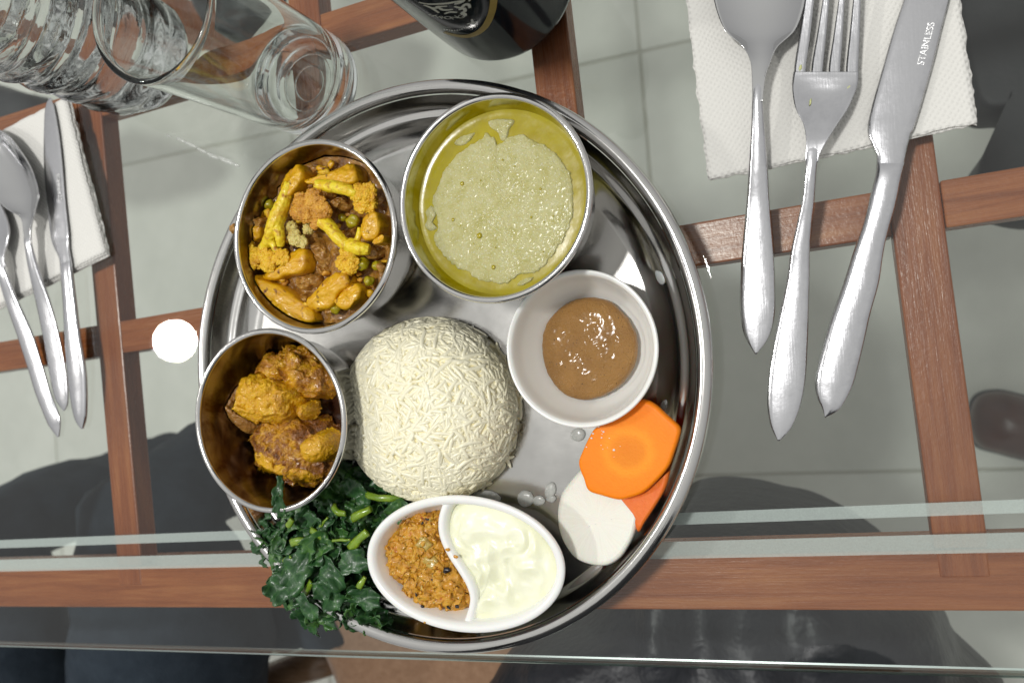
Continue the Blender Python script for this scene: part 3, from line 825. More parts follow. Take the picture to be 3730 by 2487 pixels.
for k, (pts, lab) in enumerate([
        ([(680, 790), (760, 800), (830, 880), (860, 960), (850, 1030), (790, 1040), (740, 980), (720, 900), (670, 840)], 'brown onion shred in the centre of the curry bowl'),
        ([(585, 1160), (640, 1110), (720, 1090), (790, 1120), (770, 1190), (700, 1225), (610, 1215)], 'brown onion shred above the longest potato wedge'),
        ([(870, 520), (960, 500), (1010, 560), (960, 620), (890, 590)], 'brown onion shred under the upper right floret'),
        ([(980, 760), (1060, 740), (1070, 840), (1000, 850)], 'brown onion shred between the pea pair and the right potato'),
        ([(1130, 900), (1230, 880), (1270, 940), (1200, 990), (1130, 960)], 'brown onion shred at the right rim below a potato chunk'),
        ([(640, 1250), (700, 1230), (730, 1290), (680, 1320)], 'small brown onion shred between two potato wedges'),
        ([(760, 1010), (850, 1040), (860, 1100), (800, 1120), (760, 1070)], 'yellowish onion shred above the right potato wedge'),
        ([(100, 740), (180, 690), (200, 780), (130, 800)], 'dark onion shred stuck to the left wall of the curry bowl'),
        ([(280, 690), (380, 650), (400, 720), (320, 760)], 'brown onion shred left of the long floret stem'),
        ([(360, 1350), (420, 1330), (440, 1390), (380, 1400)], 'small onion shred below the longest potato wedge')]):
    pot(pts, SZ - 0.001, SZ + 0.010 + 0.003 * (k % 3), lab, 2.0, (0, 0), 20 + k, 'onion', 'onion_shred', 'onion', 0.0022, 260, 40)

def fuse(name, parts, vox, mat, amp, freq):
    V, F = merge(parts)
    me = bpy.data.meshes.new('tmp'); me.from_pydata([tuple(v) for v in V], [], F)
    o = bpy.data.objects.new('tmp', me); COL.objects.link(o)
    md = o.modifiers.new('r', 'REMESH'); md.mode = 'VOXEL'; md.voxel_size = vox
    bpy.context.view_layer.update()
    m2 = bpy.data.meshes.new_from_object(o.evaluated_get(bpy.context.evaluated_depsgraph_get()))
    bpy.data.objects.remove(o)
    nr = [v.normal.copy() for v in m2.vertices]
    for v, n_ in zip(m2.vertices, nr):
        v.co += n_ * (amp * (0.35 - abs(noise.noise(v.co * freq)) * 1.5) + amp * 0.6 * noise.noise(v.co * freq * 2.2))
    m2.materials.clear(); m2.materials.append(M[mat])
    m2.polygons.foreach_set('use_smooth', [True] * len(m2.polygons))
    r = bpy.data.objects.new(name, m2); link(r)
    return r
def floret(label, stems, curds, mat_s='cauli_stem', mat_c='cauli_curd', seed=0):
    p0 = at(*ZV([stems[0][0][:2]])[0], stems[0][0][2]) if stems else at(*ZV([curds[0][:2]])[0], curds[0][2])
    root = empty('cauliflower_floret', (p0.x, p0.y, SZ))
    stp = []
    for st in stems:
        q = smooth_path([(*at(*ZV([s[:2]])[0], s[2]), s[3] / 2.118 / 6700) for s in st], 14)
        stp.append(tube([(a[0], a[1], a[2]) for a in q], [a[3] for a in q], 12))
    if stp: cpart(fuse('stem', stp, 0.0004, mat_s, 0.00035, 300), root)
    rg = random.Random(seed)
    parts = []
    for (x, y, z, r, cnt) in curds:
        c = at(*ZV([(x, y)])[0], z); rw = r / 2.118 / 6700
        parts.append(blob(c, rw * 0.82, seed + x, 0.55, 330, (1, 1, 0.6), 3))
        for k in range(int(cnt * 1.5)):
            a = rg.uniform(0, 6.283); rad = rw * math.sqrt(rg.uniform(0, 1)) * 0.95
            h = math.sqrt(max(0, 1 - (rad / rw) ** 2)) * rw * 0.55
            parts.append(blob(c + Vector((rad * math.cos(a), rad * math.sin(a), h)), rg.uniform(0.0006, 0.0015), k, 0.35, 700, (1, 1, 0.8), 1))
    if parts:
        cpart(fuse('curd', parts, 0.00028, mat_c, 0.00045, 1000), root)
    return tag(root, label, 'cauliflower', 'curry vegetables in the bowl')
T = SZ + 0.014
floret('long yellow green cauliflower floret with a forked stem on the left', [
    [(545, 400, T + .002, 42), (500, 530, T + .003, 52), (450, 650, T + .003, 62), (410, 760, T + .002, 58), (370, 850, T, 44), (320, 930, T - .002, 36)],
    [(440, 690, T + .002, 44), (465, 800, T + .003, 40), (470, 880, T + .001, 30)], [(400, 800, T + .001, 34), (430, 900, T, 26), (500, 950, T - .001, 24)]],
    [(225, 930, T - .002, 72, 46), (300, 985, T - .001, 84, 60), (395, 1005, T - .001, 78, 55), (490, 965, T, 62, 40), (350, 930, T - .001, 60, 30)], seed=1)
floret('large browned cauliflower floret in the middle of the bowl', [
    [(800, 690, T + .002, 56), (850, 735, T + .003, 50), (900, 800, T + .004, 46), (960, 860, T + .003, 46), (1030, 900, T + .002, 40)]],
    [(640, 540, T + .002, 66, 50), (740, 520, T + .004, 80, 70), (800, 600, T + .004, 72, 60), (680, 620, T + .003, 80, 70), (600, 620, T + .001, 50, 36), (760, 690, T + .002, 60, 30)], mat_c='cauli_brown', seed=2)
floret('cauliflower floret with a pale stem lying across the upper right', [
    [(750, 410, T + .003, 40), (880, 425, T + .004, 46), (980, 445, T + .004, 44), (1060, 480, T + .003, 36)]],
    [(1080, 475, T + .002, 66, 40), (1150, 475, T + .001, 78, 55), (1165, 545, T - .001, 72, 50), (1105, 565, T, 62, 40)], seed=3)
floret('cauliflower floret at the right above the bottom wedges', [
    [(1000, 870, T + .002, 52), (1080, 900, T + .003, 50), (1160, 910, T + .002, 36)], [(1080, 740, T + .002, 14), (1075, 800, T + .002, 22), (1050, 870, T + .002, 30)]],
    [(990, 950, T + .001, 62, 46), (1020, 1020, T, 66, 50), (950, 1010, T - .001, 50, 40), (990, 1080, T - .002, 36, 26)], seed=4)
floret('small pale cauliflower crumbs in the centre of the curry', [], [(560, 750, T - .002, 50, 30), (590, 820, T, 60, 40), (640, 850, T - .001, 50, 30), (690, 750, T, 44, 20)], mat_c='cauli_pale', seed=5)
for k, (x, y, r, z, lab) in enumerate([(385, 562, 46, .010, 'olive pea at the upper left of the curry bowl'), (1030, 690, 60, .013, 'largest green pea right of the browned floret'),
        (1095, 1020, 62, .013, 'olive pea above the lower right potato chunk'), (1152, 1150, 46, .013, 'bright green pea at the right rim of the curry'),
        (895, 1370, 46, .011, 'bright green pea under the bottom right potato chunk'), (1215, 1035, 44, .011, 'dark green pea shaded by the right rim'), (945, 660, 38, .010, 'small green pea skin left of the largest pea'), (745, 1470, 34, .008, 'green pea sliver at the end of the longest potato wedge')]):
    p = at(*ZV([(x, y)])[0], SZ + z - 0.0015); rw = r / 2.118 / 7400
    o = mesh_obj('pea', *blob((0, 0, 0), rw, k, 0.28, 420, (1, 0.86, 0.8), 3), M['pea'], None, p)
    tag(o, lab, 'pea', 'peas in the curry')

# ------------------------------------------------------------------ chicken curry
ZK = lambda pts: zm(pts, 670, 1170, 2.178)
KZ = PZ + 0.014
br = disc('chicken_broth', KC, 0.0365, KZ, M['broth'], 0.0003, 50)
tag(br, 'thin dark brown broth pooled in the chicken bowl', 'broth')
def meat(pts, z0, z1, label, mat, e=2.2, tilt=(0, 0), seed=0, amp=0.0035, freq=130, n=96, rings=26):
    o = pillow('chicken_piece', ZK(pts), z0, z1, M[mat], n=n, rings=rings, e=e, amp=amp, freq=freq, tilt=tilt, seed=seed, under=0.3, oct=4, amp2=0.0006, freq2=330, ej=0.06, ejf=260)
    rg = random.Random(seed * 17 + 3)
    base = [v.co + o.location for v in o.data.vertices]
    parts = [(base, [tuple(p.vertices) for p in o.data.polygons])]
    top = [v for v in o.data.vertices if v.normal.z > 0.25]
    fib = rg.uniform(0, 3.14)
    area = (max(v.x for v in base) - min(v.x for v in base)) * (max(v.y for v in base) - min(v.y for v in base))
    for k in range(int(min(150, 40 + area * 2.0e5))):
        v = rg.choice(top); p = v.co + o.location
        if rg.random() < 0.55:     # meat fibres
            a = fib + rg.gauss(0, 0.25); L = rg.uniform(0.0012, 0.0034); r = rg.uniform(0.00035, 0.0007)
            d = Vector((math.cos(a), math.sin(a), 0)); d = (d - v.normal * d.dot(v.normal)).normalized() * L
            parts.append(tube([p - d, p - d * 0.3 + v.normal * 0.0002, p + d * 0.4 + v.normal * 0.0002, p + d], [r * 0.5, r, r, r * 0.4], 6))
        else:                      # clots of masala
            parts.append(blob(p, rg.uniform(0.0005, 0.0014), k, 0.5, 600, (1, 1, 0.7), 1))
    q = fuse('chicken_piece', parts, 0.00036, mat, 0.00032, 700)
    c = o.location.copy()
    bpy.data.objects.remove(o)
    for v in q.data.vertices: v.co -= c
    q.location = c
    return tag(q, label, 'chicken', 'chicken pieces in the bowl')
meat([(590, 390), (610, 300), (720, 228), (790, 260), (785, 195), (830, 200), (960, 200), (1050, 290), (1150, 430), (1185, 540), (1080, 612), (960, 600), (820, 500), (680, 470)], KZ - .004, KZ + .021, 'knobbly chicken piece at the top right of its bowl', 'chicken', 2.4, (0, 0), 1, 0.0065)
meat([(400, 468), (470, 462), (495, 520), (470, 610), (450, 700), (490, 770), (600, 830), (520, 905), (430, 845), (290, 755), (257, 700), (300, 620), (350, 555)], KZ - .003, KZ + .019, 'bent chicken piece with pale skin on the left', 'chicken_skin', 2.2, (0, 0), 2, 0.002)
meat([(485, 500), (560, 418), (700, 428), (830, 468), (925, 545), (930, 650), (895, 750), (780, 806), (640, 806), (520, 775), (450, 712), (468, 600)], KZ - .002, KZ + .028, 'squarish yellow chicken chunk in the middle', 'chicken_bright', 4.5, (0, 0.12), 3, 0.0042, 150)
meat([(515, 910), (640, 805), (800, 775), (1000, 768), (1120, 820), (1192, 930), (1198, 1020), (1150, 1160), (1100, 1245), (1000, 1312), (860, 1305), (760, 1245), (640, 1195), (560, 1130), (528, 1020)], KZ - .004, KZ + .022, 'largest browned chicken chunk at the bottom right', 'chicken_dark', 2.3, (0, 0.1), 4, 0.0068, 120)
meat([(545, 1060), (640, 985), (720, 1000), (740, 1080), (850, 1110), (1000, 1150), (1080, 1210), (990, 1290), (860, 1290), (760, 1230), (650, 1170), (570, 1120)], KZ + .004, KZ + .022, 'flat yellow chicken flake on the lower side of the largest chunk', 'chicken_bright', 2.2, (0, 0), 5, 0.0028)
meat([(925, 975), (1000, 905), (1100, 868), (1185, 925), (1192, 1030), (1100, 1112), (980, 1115)], KZ + .008, KZ + .0265, 'smooth bright yellow lobe of chicken at the lower right rim', 'chicken_bright', 2.6, (0, 0), 6, 0.0014)
meat([(470, 1200), (560, 1138), (660, 1180), (725, 1240), (690, 1300), (630, 1235), (560, 1235), (485, 1275)], KZ - .003, KZ + .009, 'thin yellow chicken shred at the bottom of the bowl', 'chicken_bright', 2.0, (0, 0), 7, 0.002, 160, 56, 12)
meat([(910, 695), (980, 630), (1012, 680), (992, 770), (930, 782)], KZ + .010, KZ + .024, 'small leaf shaped chicken scrap between two chunks', 'chicken_bright', 2.2, (0.1, 0), 8, 0.0012, 160, 40, 10)
meat([(560, 1290), (700, 1230), (860, 1310), (1000, 1320), (960, 1390), (800, 1430), (620, 1440), (540, 1370)], KZ - .006, KZ + .004, 'dark sunken chicken scrap under the green leaf', 'chicken_dark', 2.0, (0, 0), 9, 0.003)
for k, (x, y) in enumerate([(262, 580), (318, 535), (720, 165), (460, 1050), (230, 800), (560, 1340)]):
    pass

# keep every piece of food inside the bowl it lies in
def keep_inside(c, rr_, names):
    s_ = rr_ / 0.048
    prof = [(0.0, 0.024), (0.0011, 0.0275), (0.0072, 0.0332), (0.0165, 0.0387), (0.0274, 0.0417), (BH - 0.010, 0.0435), (BH, 0.0450)]
    def rin(z):
        z = max(0.0, min(BH, z - PZ))
        for (z0, r0), (z1, r1) in zip(prof, prof[1:]):
            if z <= z1: return (r0 + (r1 - r0) * (z - z0) / (z1 - z0)) * s_ - 0.0006
        return prof[-1][1] * s_ - 0.0006
    bpy.context.view_layer.update()
    for o in list(COL.objects):
        if o.type != 'MESH' or o.name.split('.')[0] not in names: continue
        w = o.matrix_world.translation
        p0 = o.data.vertices[0].co + w
        if math.hypot(p0.x - c[0], p0.y - c[1]) > rr_ * 1.25: continue
        for v in o.data.vertices:
            p = v.co + w; dx, dy = p.x - c[0], p.y - c[1]; d = math.hypot(dx, dy)
            zf = max(p.z, PZ + 0.0018); r = rin(zf)
            if d > r: v.co.x += dx * (r / d - 1); v.co.y += dy * (r / d - 1)
            v.co.z += zf - p.z
keep_inside(VC, 0.0488, {'potato_piece', 'onion_shred', 'stem', 'curd', 'pea', 'masala_bit'})
keep_inside(KC, 0.0475, {'chicken_piece'})

# ------------------------------------------------------------------ rice mound
RC = at(1590, 1487, PZ)
RR, RH = 0.0485, 0.0385
mound = empty('rice_mound', (RC.x, RC.y, PZ))
tag(mound, 'domed mound of boiled white rice in the centre of the plate', 'rice')
def dome(a, s, d=0.0):
    """s 0 (top) .. 1 (foot)"""
    th = s * math.pi / 2
    r = (RR - d) * (math.sin(th) ** 0.80); z = (RH - d) * (math.cos(th) ** 0.72 if th < math.pi / 2 - 1e-6 else 0)
    return Vector((r * math.cos(a), r * math.sin(a), z))
V, F = [], []
NA, NS = 64, 22
for i in range(NA):
    for k in range(NS + 1):
        p = dome(2 * math.pi * i / NA, max(0.02, k / NS), 0.0002); V.append(p + Vector((0, 0, 0.0008 * noise.noise(p * 300))))
for i in range(NA):
    j = (i + 1) % NA
    for k in range(NS):
        F.append((i * (NS + 1) + k, i * (NS + 1) + k + 1, j * (NS + 1) + k + 1, j * (NS + 1) + k))
F.append(tuple(i * (NS + 1) for i in range(NA)))
mesh_obj('packed_rice', V, F, M['rice_core'], mound)
def grain_mesh(seed):
    rg = random.Random(seed)
    L = rg.uniform(0.0088, 0.0125); w = rg.uniform(0.00100, 0.00128); bend = rg.uniform(-0.0009, 0.0009)
    V, F = [], []; NR, NG = 7, 7
    for k in range(NR + 1):
        t = -1 + 2 * k / NR
        r = w * max(0.16, (1 - abs(t) ** 4.5)) ** 0.5 * (1 + 0.06 * rg.uniform(-1, 1))
        for g in range(NG):
            a = 2 * math.pi * g / NG
            V.append((t * L / 2, bend * (1 - t * t) + r * math.cos(a), r * 0.92 * math.sin(a)))
    for k in range(NR):
        for g in range(NG):
            h = (g + 1) % NG
            F.append((k * NG + g, (k + 1) * NG + g, (k + 1) * NG + h, k * NG + h)[::-1])
    F.append(tuple(reversed(range(NG)))); F.append(tuple(range(NR * NG, NR * NG + NG)))
    return V, F
GR = [grain_mesh(100 + k) for k in range(10)]
def frame_on_dome(rg, smax=1.0, lift=(0.0, 0.0012), tiltmax=0.35):
    a = rg.uniform(0, 2 * math.pi); s = rg.uniform(0.0002, 1) ** 0.625 * smax
    p = dome(a, s); q = dome(a, min(1.0, s + 0.02)); q2 = dome(a + 0.02, s)
    nrm = (q - p).cross(q2 - p)
    nrm = (nrm if nrm.dot(p + Vector((0, 0, 0.01))) > 0 else -nrm).normalized() if nrm.length > 1e-12 else Vector((0, 0, 1))
    t = nrm.orthogonal().normalized(); t.rotate(Matrix.Rotation(rg.uniform(0, 6.283), 3, nrm))
    t = (t + nrm * rg.uniform(-tiltmax, tiltmax)).normalized()
    b = nrm.cross(t).normalized(); n2 = t.cross(b)
    m = Matrix((t, b, n2)).transposed()
    return p + nrm * rg.uniform(*lift), m, nrm
rg = random.Random(5)
parts = []
for k in range(2300):
    p, m, _ = frame_on_dome(rg, 0.97, (-0.0007, 0.0001), 0.06)
    v, f = GR[k % 10]
    s = rg.uniform(0.85, 1.1)
    parts.append(([m @ (Vector(q) * s) + p for q in v], f))
for k in range(60):   # loose grains at the foot
    a = rg.uniform(-2.2, 0.9); r = RR + rg.uniform(-0.0016, 0.0004)
    m = Matrix.Rotation(a + math.pi / 2 + rg.gauss(0, 0.35), 3, 'Z'); v, f = GR[k % 10]
    parts.append(([m @ (Vector(q) * 0.9) + Vector((r * math.cos(a), r * math.sin(a), 0.0009)) for q in v], f))
rest = mesh_obj('packed_grains', *merge(parts), M['rice_dense'], mound); tag(rest, kind='stuff')
GM = []
for v, f in GR:
    me = bpy.data.meshes.new('rice_grain'); me.from_pydata(v, [], f); me.materials.append(M['rice'])
    me.polygons.foreach_set('use_smooth', [True] * len(me.polygons)); GM.append(me)
view = (CAM_POS - RC).normalized()
cnt = 0
while cnt < 300:
    p, m, nr = frame_on_dome(rg, 0.95, (-0.0001, 0.0003), 0.09)
    if nr.dot(view) < 0.35: continue
    o = bpy.data.objects.new('rice_grain', GM[cnt % 10]); link(o, mound)
    o.matrix_local = Matrix.Translation(p) @ m.to_4x4() @ Matrix.Scale(rg.uniform(0.95, 1.15), 4)
    cnt += 1

# ------------------------------------------------------------------ ramekin of brown chutney
RMZ = 0.030
rc_ = at(2111, 1270, PZ + RMZ)
ram = empty('ramekin', (rc_.x, rc_.y, PZ)); ram.location.z = PZ
tag(ram, 'round cream white porcelain ramekin with brown chutney', 'ramekin')
ro = 0.0365
mesh_obj('body', *lathe(list(smooth_path([(0, 0.0012), (0.0205, 0.0012), (0.0212, 0.0), (0.0228, 0.0), (0.0238, 0.0012), (0.0295, 0.0085), (0.0335, 0.019), (0.0358, RMZ - 0.004), (0.0366, RMZ - 0.0012), (0.0362, RMZ), (0.0350, RMZ - 0.0002), (0.0338, RMZ - 0.0022), (0.0318, 0.019), (0.0275, 0.0095), (0.0205, 0.0042), (0.0, 0.0038)], 90)), 96), M['ramekin'], ram)
ZS = lambda pts: zm(pts, 1830, 980, 2.7035)
sauce = pillow('brown_chutney', ZS([(378, 780), (385, 640), (430, 520), (520, 410), (640, 320), (780, 278), (920, 280), (1050, 320), (1150, 410), (1240, 520), (1300, 650), (1312, 780), (1300, 900), (1240, 1030), (1150, 1140), (1020, 1230), (880, 1280), (780, 1292), (640, 1260), (520, 1170), (440, 1050), (390, 900)]),
    PZ + 0.0085, PZ + 0.0150, M['sauce'], n=96, rings=30, e=3.2, zmid=PZ + 0.013, amp=0.0005, freq=420, under=0.0,
    top_fn=lambda x, y, s: 0.0011 * noise.noise(Vector((x * 90 + y * 40, y * 60, 2))) * (1 - s ** 4))
tag(sauce, 'smooth brown sesame chutney pooled in the ramekin', 'chutney')

# ------------------------------------------------------------------ divided oval dish with pickle and yogurt
ZO = lambda pts: zm(pts, 920, 1680, 1.96)
DH = 0.026
oz = PZ + DH
dish_px = ZO([(805, 640), (830, 560), (900, 450), (1030, 350), (1200, 275), (1400, 238), (1560, 245), (1750, 285), (1920, 360), (2060, 460), (2150, 570), (2205, 700),
   (2218, 830), (2180, 960), (2090, 1070), (1960, 1150), (1800, 1205), (1620, 1222), (1430, 1205), (1250, 1155), (1080, 1080), (950, 980), (860, 860), (815, 740)])
oL = smooth_loop([(p.x, p.y) for p in (at(x, y, oz) for x, y in dish_px)], 120)
ocx = sum(p[0] for p in oL) / 120; ocy = sum(p[1] for p in oL) / 120
# fit one clean ellipse through the outline so that the dish is a moulded oval
sxx = sum((p[0] - ocx) ** 2 for p in oL); syy = sum((p[1] - ocy) ** 2 for p in oL); sxy = sum((p[0] - ocx) * (p[1] - ocy) for p in oL)
oa = 0.5 * math.atan2(2 * sxy, sxx - syy)
A = max(abs((p[0] - ocx) * math.cos(oa) + (p[1] - ocy) * math.sin(oa)) for p in oL) * 0.99
B = max(abs(-(p[0] - ocx) * math.sin(oa) + (p[1] - ocy) * math.cos(oa)) for p in oL) * 0.99
dish = empty('divided_dish', (ocx, ocy, PZ))
tag(dish, 'white oval dish divided in two for pickle and yogurt', 'dish')
def oval(d, z, n=120):
    out = []
    for i in range(n):
        a = 2 * math.pi * i / n
        x, y = (A - d) * math.cos(a), (B - d) * math.sin(a)
        out.append((x * math.cos(oa) - y * math.sin(oa), x * math.sin(oa) + y * math.cos(oa), z))
    return out
secs = [(0.014, 0.0), (0.0125, 0.0006), (0.0075, 0.010), (0.0025, 0.020), (0.0006, DH - 0.003), (0.0, DH - 0.001), (0.0006, DH), (0.0024, DH + 0.0001), (0.0040, DH - 0.0006), (0.0050, DH - 0.003), (0.0062, 0.016), (0.0095, 0.008), (0.0135, 0.0045), (0.020, 0.0036)]
V, F = [], []
for d, z in secs: V += oval(d, z)
for k in range(len(secs) - 1):
    for i in range(120):
        j = (i + 1) % 120
        F.append((k * 120 + i, k * 120 + j, (k + 1) * 120 + j, (k + 1) * 120 + i))
F.append(tuple(range((len(secs) - 1) * 120, len(secs) * 120))); F.append(tuple(reversed(range(120))))
fix_normals(mesh_obj('body', V, F, M['white_dish'], dish))
div = smooth_path([(p.x - ocx, p.y - ocy) for p in (at(x, y, oz - 0.003) for x, y in ZO([(1405, 278), (1370, 330), (1345, 430), (1355, 540), (1408, 660), (1480, 770), (1545, 880), (1572, 980), (1555, 1080), (1515, 1185)]))], 40)
V, F = [], []
for i, p in enumerate(div):
    a, b = Vector(div[max(i - 1, 0)]), Vector(div[min(i + 1, 39)])
    t = (b - a).normalized(); s = Vector((-t.y, t.x))
    for w, z in ((-0.0038, 0.004), (-0.0024, DH - 0.0060), (-0.0017, DH - 0.0036), (0, DH - 0.0029), (0.0017, DH - 0.0036), (0.0024, DH - 0.0060), (0.0038, 0.004)):
        V.append((p[0] + s.x * w, p[1] + s.y * w, z))
for i in range(39):
    for k in range(6):
        F.append((i * 7 + k, i * 7 + k + 1, i * 7 + 8 + k, i * 7 + 7 + k))
fix_normals(mesh_obj('divider', V, F, M['white_dish'], dish))

ach = empty('pickle', (ocx - 0.02, ocy, PZ + 0.004))
def apart(o): return cpart(o, ach)
apart(pillow('pickle_mass', ZO([(905, 600), (960, 540), (1010, 480), (1030, 410), (1100, 378), (1200, 370), (1270, 358), (1330, 400), (1335, 520), (1375, 620), (1430, 720), (1490, 820), (1542, 930), (1532, 1040), (1440, 1102), (1380, 1062), (1250, 1092), (1180, 1062), (1080, 1022), (1058, 970), (1080, 930), (1060, 870), (1000, 852), (940, 772), (940, 680)]),
    PZ + 0.006, PZ + 0.0215, M['achar'], n=150, rings=44, e=3.0, amp=0.0042, freq=330, oct=4, seed=4, zmid=PZ + 0.017, under=0.15))
rg = random.Random(21)
apoly = ZO([(940, 620), (1040, 430), (1200, 390), (1310, 420), (1340, 560), (1420, 740), (1510, 920), (1500, 1030), (1400, 1060), (1250, 1060), (1100, 980), (1080, 860), (980, 800)])
def inside(x, y, poly):
    c = False; j = len(poly) - 1
    for i in range(len(poly)):
        if (poly[i][1] > y) != (poly[j][1] > y) and x < (poly[j][0] - poly[i][0]) * (y - poly[i][1]) / (poly[j][1] - poly[i][1]) + poly[i][0]: c = not c
        j = i
    return c
cnt = 0
while cnt < 130:
    x = rg.uniform(1370, 1710); y = rg.uniform(1860, 2250)
    if not inside(x, y, apoly): continue
    cnt += 1
    p = at(x, y, PZ + 0.0205 + rg.uniform(-0.003, 0.0012))
    a = rg.uniform(0, 6.28); L = rg.uniform(0.0010, 0.0030); w = rg.uniform(0.0005, 0.0010)
    d = Vector((math.cos(a), math.sin(a), rg.uniform(-0.3, 0.3))) * L
    kind = rg.random()
    mt = 'achar_bit' if kind < 0.72 else ('achar_pale' if kind < 0.9 else 'seed')
    V, F = tube([p - d * 0.5, p - d * 0.2, p + d * 0.2, p + d * 0.5], [w * 0.5, w, w, w * 0.4], 6, rg.uniform(0.5, 1))
    apart(mesh_obj('seed' if mt == 'seed' else 'shred', [Vector(v) + Vector((noise.noise(Vector(v) * 900), noise.noise(Vector(v) * 900 + Vector((7, 0, 0))), 0)) * 0.0006 for v in V], F, M[mt]))
for x, y, r, mt in ((1215, 590, 70, 'achar_pale'), (1275, 720, 60, 'achar_pale'), (1395, 880, 50, 'achar_bit'), (1050, 780, 46, 'achar_bit'), (1385, 775, 26, 'seed'), (1175, 560, 24, 'seed'), (1125, 920, 26, 'seed')):
    p = at(*ZO([(x, y)])[0], PZ + 0.0195)
    apart(mesh_obj('chunk', *blob((0, 0, 0), r / 1.96 / 6900, x, 0.35, 420, (1, 0.8, 0.5), 3), M[mt], None, p))
tag(ach, 'lumpy orange brown pickle in the left half of the divided dish', 'pickle')
for k, (x, y) in enumerate([(1390, 630), (1450, 680), (1135, 1095), (1230, 1150), (1460, 1100)]):
    p = at(*ZO([(x, y)])[0], [PZ + 0.0235, PZ + 0.0235, PZ + DH - 0.001, PZ + DH, PZ + 0.012][k])
    o = mesh_obj('pickle_crumb', *blob((0, 0, 0), 0.0013 if k != 3 else 0.0008, k, 0.5, 700, (1, 0.7, 0.6), 2), M['achar_bit'], None, p)
    tag(o, ['orange pickle crumb on the divider left of another crumb', 'orange pickle crumb on the yogurt side of the divider', 'larger pickle crumb on the lower rim of the divided dish',
            'tiny pickle crumb on the lower rim of the divided dish', 'pickle crumb at the lower end of the divider'][k], 'crumb', 'pickle crumbs')

ypx = ZO([(1420, 330), (1480, 300), (1620, 295), (1760, 330), (1900, 395), (2020, 480), (2110, 590), (2165, 700), (2180, 820), (2150, 930), (2070, 1030), (1940, 1110), (1790, 1160), (1640, 1180), (1545, 1170), (1590, 1080), (1610, 980), (1585, 870), (1520, 760), (1440, 650), (1390, 540), (1385, 430)])
def swirl(x, y, s):
    q = Vector((x, y, 0))
    w = noise.noise(q * 70 + Vector((1, 5, 0)))
    h = 0.0030 * noise.noise(Vector((x * 75 + 1.5 * w, y * 55 - 1.5 * w, 4))) + 0.0012 * (1 - abs(2 * noise.noise(Vector((x * 120 + w, y * 120, 9)))))
    return h * (1 - s ** 3)
yo = pillow('yogurt', ypx, PZ + 0.008, PZ + 0.0208, M['yogurt'], n=120, rings=44, e=5, zmid=PZ + 0.019, top_fn=swirl, under=0.1)
tag(yo, 'thick pale yogurt in the right half of the divided dish', 'yogurt')

# ------------------------------------------------------------------ carrot and radish slices
ZC = lambda pts: zm(pts, 1900, 1400, 2.24)
r2 = pillow('radish_slice', ZC([(900, 860), (1000, 960), (1004, 1060), (965, 1180), (900, 1270), (700, 1350), (500, 1250), (420, 1000), (560, 820)]), PZ + 0.0042, PZ + 0.0068, M['radish'], n=72, rings=6, e=12, zmid=PZ + 0.0066, under=0.02, tilt=(0.20, -0.17))
tag(r2, 'white radish slice mostly hidden under the front radish slice', 'radish')
r1 = pillow('radish_slice', ZC([(470, 690), (360, 800), (290, 900), (258, 1030), (270, 1170), (320, 1290), (400, 1390), (480, 1440), (600, 1467), (720, 1460), (820, 1400), (880, 1320), (930, 1220), (960, 1100), (970, 980), (930, 850), (830, 740), (650, 660)]),
    PZ + 0.0075, PZ + 0.0102, M['radish'], n=90, rings=10, e=12, zmid=PZ + 0.0100, under=0.02, tilt=(0.21, -0.19))
tag(r1, 'round white radish slice lying in front of the carrot', 'radish')
c2 = pillow('carrot_slice', ZC([(700, 760), (960, 880), (1060, 830), (1190, 715), (1215, 705), (1180, 840), (1100, 980), (1000, 1130), (945, 1210), (880, 1100), (720, 980)]), PZ + 0.0118, PZ + 0.0142, M['carrot_under'], n=72, rings=6, e=10, zmid=PZ + 0.0145, under=0.03, tilt=(0.30, -0.10))
tag(c2, 'dark orange carrot slice wedged between the radish and the plate wall', 'carrot')
c1 = pillow('carrot_slice', ZC([(440, 640), (470, 560), (540, 420), (600, 350), (770, 250), (930, 140), (1010, 120), (1100, 160), (1190, 240), (1250, 290), (1302, 345), (1300, 410), (1250, 560), (1210, 660), (1130, 760), (1000, 880), (880, 930), (780, 950), (640, 920), (520, 880), (480, 780), (450, 710)]),
    PZ + 0.0166, PZ + 0.0196, M['carrot'], n=110, rings=14, e=12, zmid=PZ + 0.0190, under=0.02, tilt=(0.14, 0.03))
tag(c1, 'bright orange carrot slice with a paler ring round its core', 'carrot')

rg = random.Random(77)
for k in range(26):
    x, y = (zx, zy) = ZC([(rg.gauss(630, 70), rg.gauss(470, 75))])[0] if k < 18 else ZC([(rg.gauss(560, 90), rg.gauss(1140, 40))])[0]
    tgt, zt = (c1, PZ + 0.0197) if k < 18 else (r1, PZ + 0.0103)
    p = at(x, y, zt); tl = (0.14, 0.03) if k < 18 else (0.21, -0.19)
    p.z = zt + (p.x - tgt.location.x) * tl[0] + (p.y - tgt.location.y) * tl[1]
    cpart(mesh_obj('salt_crumb', *blob((0, 0, 0), rg.uniform(0.0002, 0.0007 if k < 18 else 0.0004), k, 0.5, 900, (1, 0.8, 0.6), 1), M['crumb'], None, p), tgt)

